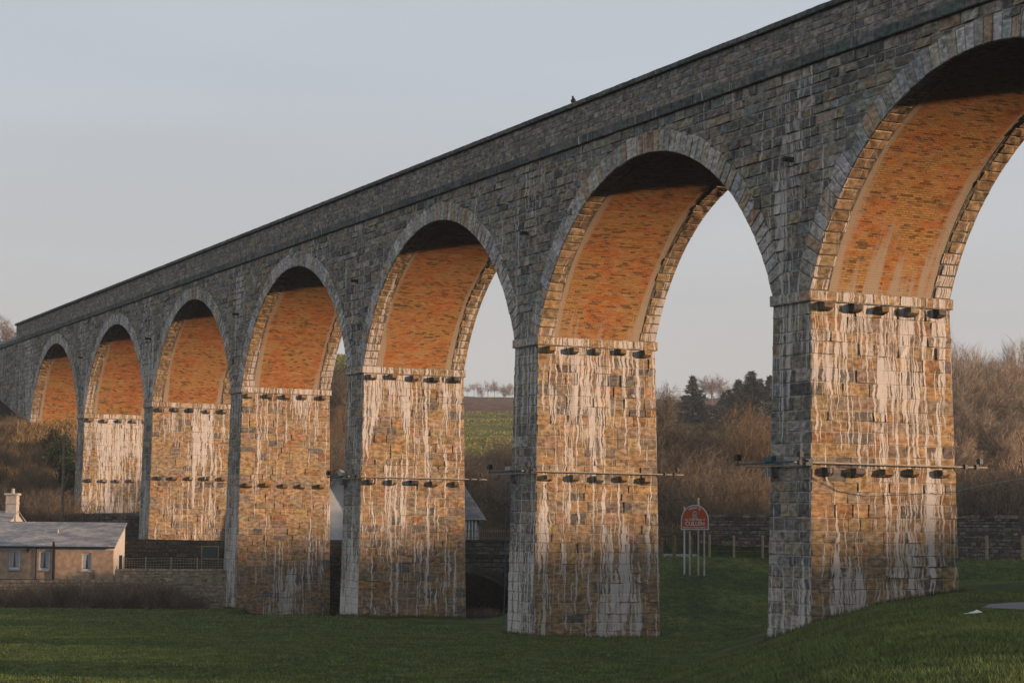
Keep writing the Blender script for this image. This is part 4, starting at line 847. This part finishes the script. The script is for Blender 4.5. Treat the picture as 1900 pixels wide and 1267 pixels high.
# left bank: bracken, scrub, dark bush, skyline
for i in range(70):
    D=rs.uniform(151,171); px=rs.uniform(-60,146); place(sA[1+i%2],D,lat(px,D),rs.uniform(.30,.62),'brown scrub bush on the bracken bank behind the cottage','shrub','brown scrub on the bank behind the cottage')
for i in range(16):
    D=rs.uniform(142,149); px=rs.uniform(-40,146); place(sD[i%2],D,lat(px,D),rs.uniform(.8,1.3),'dark bush crowding behind the cottage chimney','shrub','dark bushes behind the cottage chimney')
def leafy(seed,h,w,base,n,name='evergreen_bush'):
    r=np.random.default_rng(seed); c=r.normal(0,1,(n,3)); c/=np.linalg.norm(c,axis=1,keepdims=True); c*=r.uniform(.35,1.,(n,1))**.5; lump=1+.25*np.sin(c[:,0:1]*5+1)+.2*np.sin(c[:,1:2]*6+c[:,2:3]*4); c=c*lump*np.array([w/2,w/2,h/2])+np.array([0,0,h*.48])
    s=r.uniform(.06,.15,(n,1)); a=r.normal(0,1,(n,3)); a/=np.linalg.norm(a,axis=1,keepdims=True); b=np.cross(a,r.normal(0,1,(n,3))); b/=np.linalg.norm(b,axis=1,keepdims=True)
    V=np.stack([c-a*s,c+b*s*.6,c+a*s,c-b*s*.6],1).reshape(-1,3); Fc=np.arange(4*n).reshape(-1,4); C=np.ones((n,4,4)); C[...,:3]=shade(n,base,.5,r)[:,None,:]; return np_mesh(name,V,Fc,M['leaf'],None,C.reshape(-1,4))
lf=leafy(61,3.0,2.6,(.035,.06,.022),2600)
for i,(px,D,s) in enumerate([(115,164,.95),(132,161,.85),(104,167,.7),(140,158,.8),(122,157,.7)]): place(lf,D,lat(px,D),s,'dark evergreen bush on the bracken bank left of the sixth pier','bush','evergreen bushes left of the sixth pier')
for i,(px,D,s) in enumerate([(-20,196,.62),(4,205,.62),(14,198,.5),(22,212,.62),(-8,215,.7)]): place(tC[i%2],D,lat(px,D),s,'bare tree on the skyline left of the viaduct end','tree','bare trees beyond the viaduct end')
for (px,D) in ((7,139),(-6,143)): place(tB[px%2],D,lat(px,D),.62,'thin pale bare tree beside the cottage chimney','tree','pale bare trees beside the cottage chimney')
# hedge of bare bushes in front of the cottage garden wall
for i in range(40):
    px=-40+i*10.6+rs.uniform(-5,5); D=rs.uniform(117.6,119.3); big=1.0 if px<330 else .55; 
    place(sD[i%2],D,lat(px,D),(.66 if i%2 else .76)*big*rs.uniform(.85,1.1)*(.8 if px<60 else 1.),'bare brown bush in the ragged row in front of the cottage garden wall','shrub','bare bushes in front of the cottage garden wall')
for px,D,sc0 in ((872,106,.36),(888,106.5,.3),(905,106,.38),(920,107,.3)): place(sD[0],D,lat(px,D),sc0,'straggly dark bush at the edge of the stream under the road bridge','shrub','bushes under the road bridge')

# ---- blades: lawn, bracken and hillside grass, each one uncountable mass
def blades(name,N,sampler,hmin,hmax,wd,base,v,label=None,lean=.35,seed=1):
    r=np.random.default_rng(seed); D,l=sampler(r,N); x=CAM[0]+FH[0]*D+RH[0]*l; y=CAM[1]+FH[1]*D+RH[1]*l; z=H(x,y); n=len(x)
    a=r.uniform(0,6.28,n); h=r.uniform(hmin,hmax,n)*(.75+.5*(.5+.5*wav(x,y,2.2,77))); w=wd*r.uniform(.6,1.3,n)
    P=np.stack([x,y,z-.01],-1); sd=np.stack([np.cos(a),np.sin(a),0*a],-1)*w[:,None]; tip=P+np.stack([r.normal(0,lean,n),r.normal(0,lean,n),np.ones(n)],-1)*h[:,None]
    V=np.stack([P-sd,P+sd,tip],1).reshape(-1,3); C=np.ones((n,3,4)); m=.5+.5*wav(x,y,7,41); cc=shade(n,base,v,r)*(1+.0*m[:,None]); cc=cc*(1-.45*m[:,None])+cc*np.array([1.7,1.3,1.1])*(.45*m[:,None]); C[...,:3]=cc[:,None,:]
    o=np_mesh(name,V,np.arange(3*n).reshape(-1,3),M['blade'],None,C.reshape(-1,4)); tag(o,label,'grass',None,'stuff'); return o
def s_mound(r,N):
    D=18+46*r.random(N)**.8; l=D*r.uniform(-.02,.275,N); x=CAM[0]+FH[0]*D+RH[0]*l; y=CAM[1]+FH[1]*D+RH[1]*l; s=.6*x+.8*y
    k=(s>-5.2)&(s<9)&~((l>12.3)&(D>48)&(D<57.2)); return D[k],l[k]
def s_lawn(r,N):
    D=50+34*r.random(N); l=D*r.uniform(-.265,.2,N); x=CAM[0]+FH[0]*D+RH[0]*l; y=CAM[1]+FH[1]*D+RH[1]*l; s=.6*x+.8*y; k=(s<-3.6)&~((x>-23)&(x<-19.5)&(y>-.2)&(y<5.6)); return D[k],l[k]
def s_lawn2(r,N):
    D=84+36*r.random(N); l=D*r.uniform(-.265,.27,N); x=CAM[0]+FH[0]*D+RH[0]*l; y=CAM[1]+FH[1]*D+RH[1]*l; k=((l<-1)&(y<-.4)&(D<117.5))|((l>1.5)&(D<106)&(y>5.9)); return D[k],l[k]
G_=(.116,.170,.048)
blades('grass',170000,s_mound,.05,.125,.010,(.115,.165,.052),.4,'tufty green grass on the near bank',.5,1)
blades('grass',130000,s_lawn,.035,.085,.016,G_,.4,'short mown green grass of the field in front of the viaduct',.5,2)
blades('grass',90000,s_lawn2,.04,.10,.022,(.115,.172,.052),.4,'green grass around the piers and on the roadside slope',.5,3)
def s_feet(r,N):
    k=r.integers(0,4,N); t=r.random(N); x0=-k*20.; o=.18+np.abs(r.normal(0,.16,N)); side=r.random(N)<.7
    x=np.where(side,x0+o+.02,x0-PW-.2+t*(PW+.4)); y=np.where(side,-.4+t*(VW+.6),-o-.02); D,l=DL(x,y); return D,l
blades('grass',5000,s_feet,.06,.22,.014,(.085,.10,.04),.4,'rank tufts of long grass at the feet of the piers',.3,9)
def s_brack(r,N): D=149.5+26*r.random(N); l=D*(r.uniform(-70,150,N)-950)/F; return D,l
def s_hill(r,N): D=115+85*r.random(N); l=D*(r.uniform(840,2000,N)-950)/F; return D,l
def s_hill2(r,N):
    D=115+85*r.random(N); l=D*(r.uniform(595,660,N)-950)/F; return D,l
blades('bracken',34000,s_brack,.25,.62,.020,(.44,.31,.14),.5,'orange brown bracken and dead grass on the bank behind the cottage',.45,4)
blades('bracken',26000,s_hill,.12,.34,.03,(.20,.155,.085),.5,'brown dead grass and bracken on the hillside behind the road',.45,5)
def s_green(r,N): D=200+150*r.random(N); l=D*(r.uniform(600,1450,N)-950)/F; return D,l
blades('pasture_grass',40000,s_green,.10,.28,.07,(.25,.255,.085),.35,'rough green pasture on the far hillside below the ploughed field',.5,6)

hb_=MB(); hb_.box(-2600,1500,-1800,2600,-15,48); hz_=hb_.build('haze',None); hm=bpy.data.materials.new('haze_air'); hm.use_nodes=True; hm.node_tree.nodes.clear(); ho=hm.node_tree.nodes.new('ShaderNodeOutputMaterial'); hp_=hm.node_tree.nodes.new('ShaderNodeVolumePrincipled'); hp_.inputs['Color'].default_value=(.8,.85,.9,1); hp_.inputs['Density'].default_value=.00032; hm.node_tree.links.new(hp_.outputs[0],ho.inputs['Volume']); hz_.data.materials.append(hm); tag(hz_,kind='stuff')
# ------------------------------------------------------------------ sky, sun, camera
SUN_AZ,SUN_EL=R_(48),R_(8.0)
w=bpy.data.worlds.new('World'); sc.world=w; w.use_nodes=True; nt=w.node_tree; nt.nodes.clear()
def wn(t,**k):
    x=nt.nodes.new(t); [setattr(x,a,v) for a,v in k.items()]; return x
out=wn('ShaderNodeOutputWorld'); bg=wn('ShaderNodeBackground'); sky=wn('ShaderNodeTexSky',sky_type='NISHITA'); sky.sun_disc=False; sky.sun_elevation=SUN_EL; sky.sun_rotation=math.pi/2-SUN_AZ; sky.air_density=1.; sky.dust_density=1.5
tc=wn('ShaderNodeTexCoord'); sep=wn('ShaderNodeSeparateXYZ'); nt.links.new(tc.outputs['Generated'],sep.inputs[0])
rp=wn('ShaderNodeValToRGB'); nt.links.new(sep.outputs[2],rp.inputs[0]); SB=.10
els=rp.color_ramp.elements; els[0].position=0.; els[0].color=(0.546,0.503,0.486,1); els[1].position=.23; els[1].color=(0.490,0.532,0.583,1)
e=els.new(.06); e.color=(0.532,0.507,0.499,1); e=els.new(.13); e.color=(0.518,0.521,0.536,1); e=els.new(.8); e.color=(0.425,0.461,0.513,1)
nz=wn('ShaderNodeTexNoise'); mp=wn('ShaderNodeMapping'); nt.links.new(tc.outputs['Generated'],mp.inputs[0]); mp.inputs['Scale'].default_value=(1,1,7); nt.links.new(mp.outputs[0],nz.inputs['Vector']); nz.inputs['Scale'].default_value=2.6; nz.inputs['Detail'].default_value=5
mr=wn('ShaderNodeMapRange'); nt.links.new(nz.outputs[0],mr.inputs[0]); mr.inputs[1].default_value=.35; mr.inputs[2].default_value=.75; mr.inputs[3].default_value=.965/SB; mr.inputs[4].default_value=1.05/SB
sc_=wn('ShaderNodeVectorMath',operation='SCALE'); nt.links.new(rp.outputs[0],sc_.inputs[0]); nt.links.new(mr.outputs[0],sc_.inputs['Scale'])
mx=wn('ShaderNodeMix',data_type='RGBA'); mx.inputs[0].default_value=.9; nt.links.new(sky.outputs[0],mx.inputs[6]); nt.links.new(sc_.outputs[0],mx.inputs[7])
nt.links.new(mx.outputs[2],bg.inputs[0]); bg.inputs[1].default_value=SB; nt.links.new(bg.outputs[0],out.inputs[0])
sd=bpy.data.lights.new('sun','SUN'); sd.energy=5.0; sd.angle=R_(1.6); sd.color=(1.,.67,.445); so_=bpy.data.objects.new('sun',sd); COL.objects.link(so_)
sv=Vector((math.cos(SUN_AZ)*math.cos(SUN_EL),math.sin(SUN_AZ)*math.cos(SUN_EL),math.sin(SUN_EL))); so_.rotation_euler=sv.to_track_quat('Z','Y').to_euler(); so_.location=(40,40,40)
cd=bpy.data.cameras.new('camera'); cd.sensor_width=36; cd.lens=F/1900*36; cd.clip_end=6000; cd.clip_start=.5; co=bpy.data.objects.new('camera',cd); COL.objects.link(co)
f=Vector((-math.sin(YAW)*math.cos(PITCH),math.cos(YAW)*math.cos(PITCH),math.sin(PITCH))); r=Vector((math.cos(YAW),math.sin(YAW),0)); u=r.cross(f)
r2=math.cos(ROLL)*r+math.sin(ROLL)*u; u2=-math.sin(ROLL)*r+math.cos(ROLL)*u
co.matrix_world=Matrix(((r2.x,u2.x,-f.x,CAM[0]),(r2.y,u2.y,-f.y,CAM[1]),(r2.z,u2.z,-f.z,CAM[2]),(0,0,0,1))); sc.camera=co
sc.view_settings.view_transform='Standard'; sc.view_settings.look='None'; sc.view_settings.exposure=.17; sc.view_settings.gamma=1
sc.cycles.max_bounces=6; sc.cycles.diffuse_bounces=0; sc.cycles.use_denoising=True
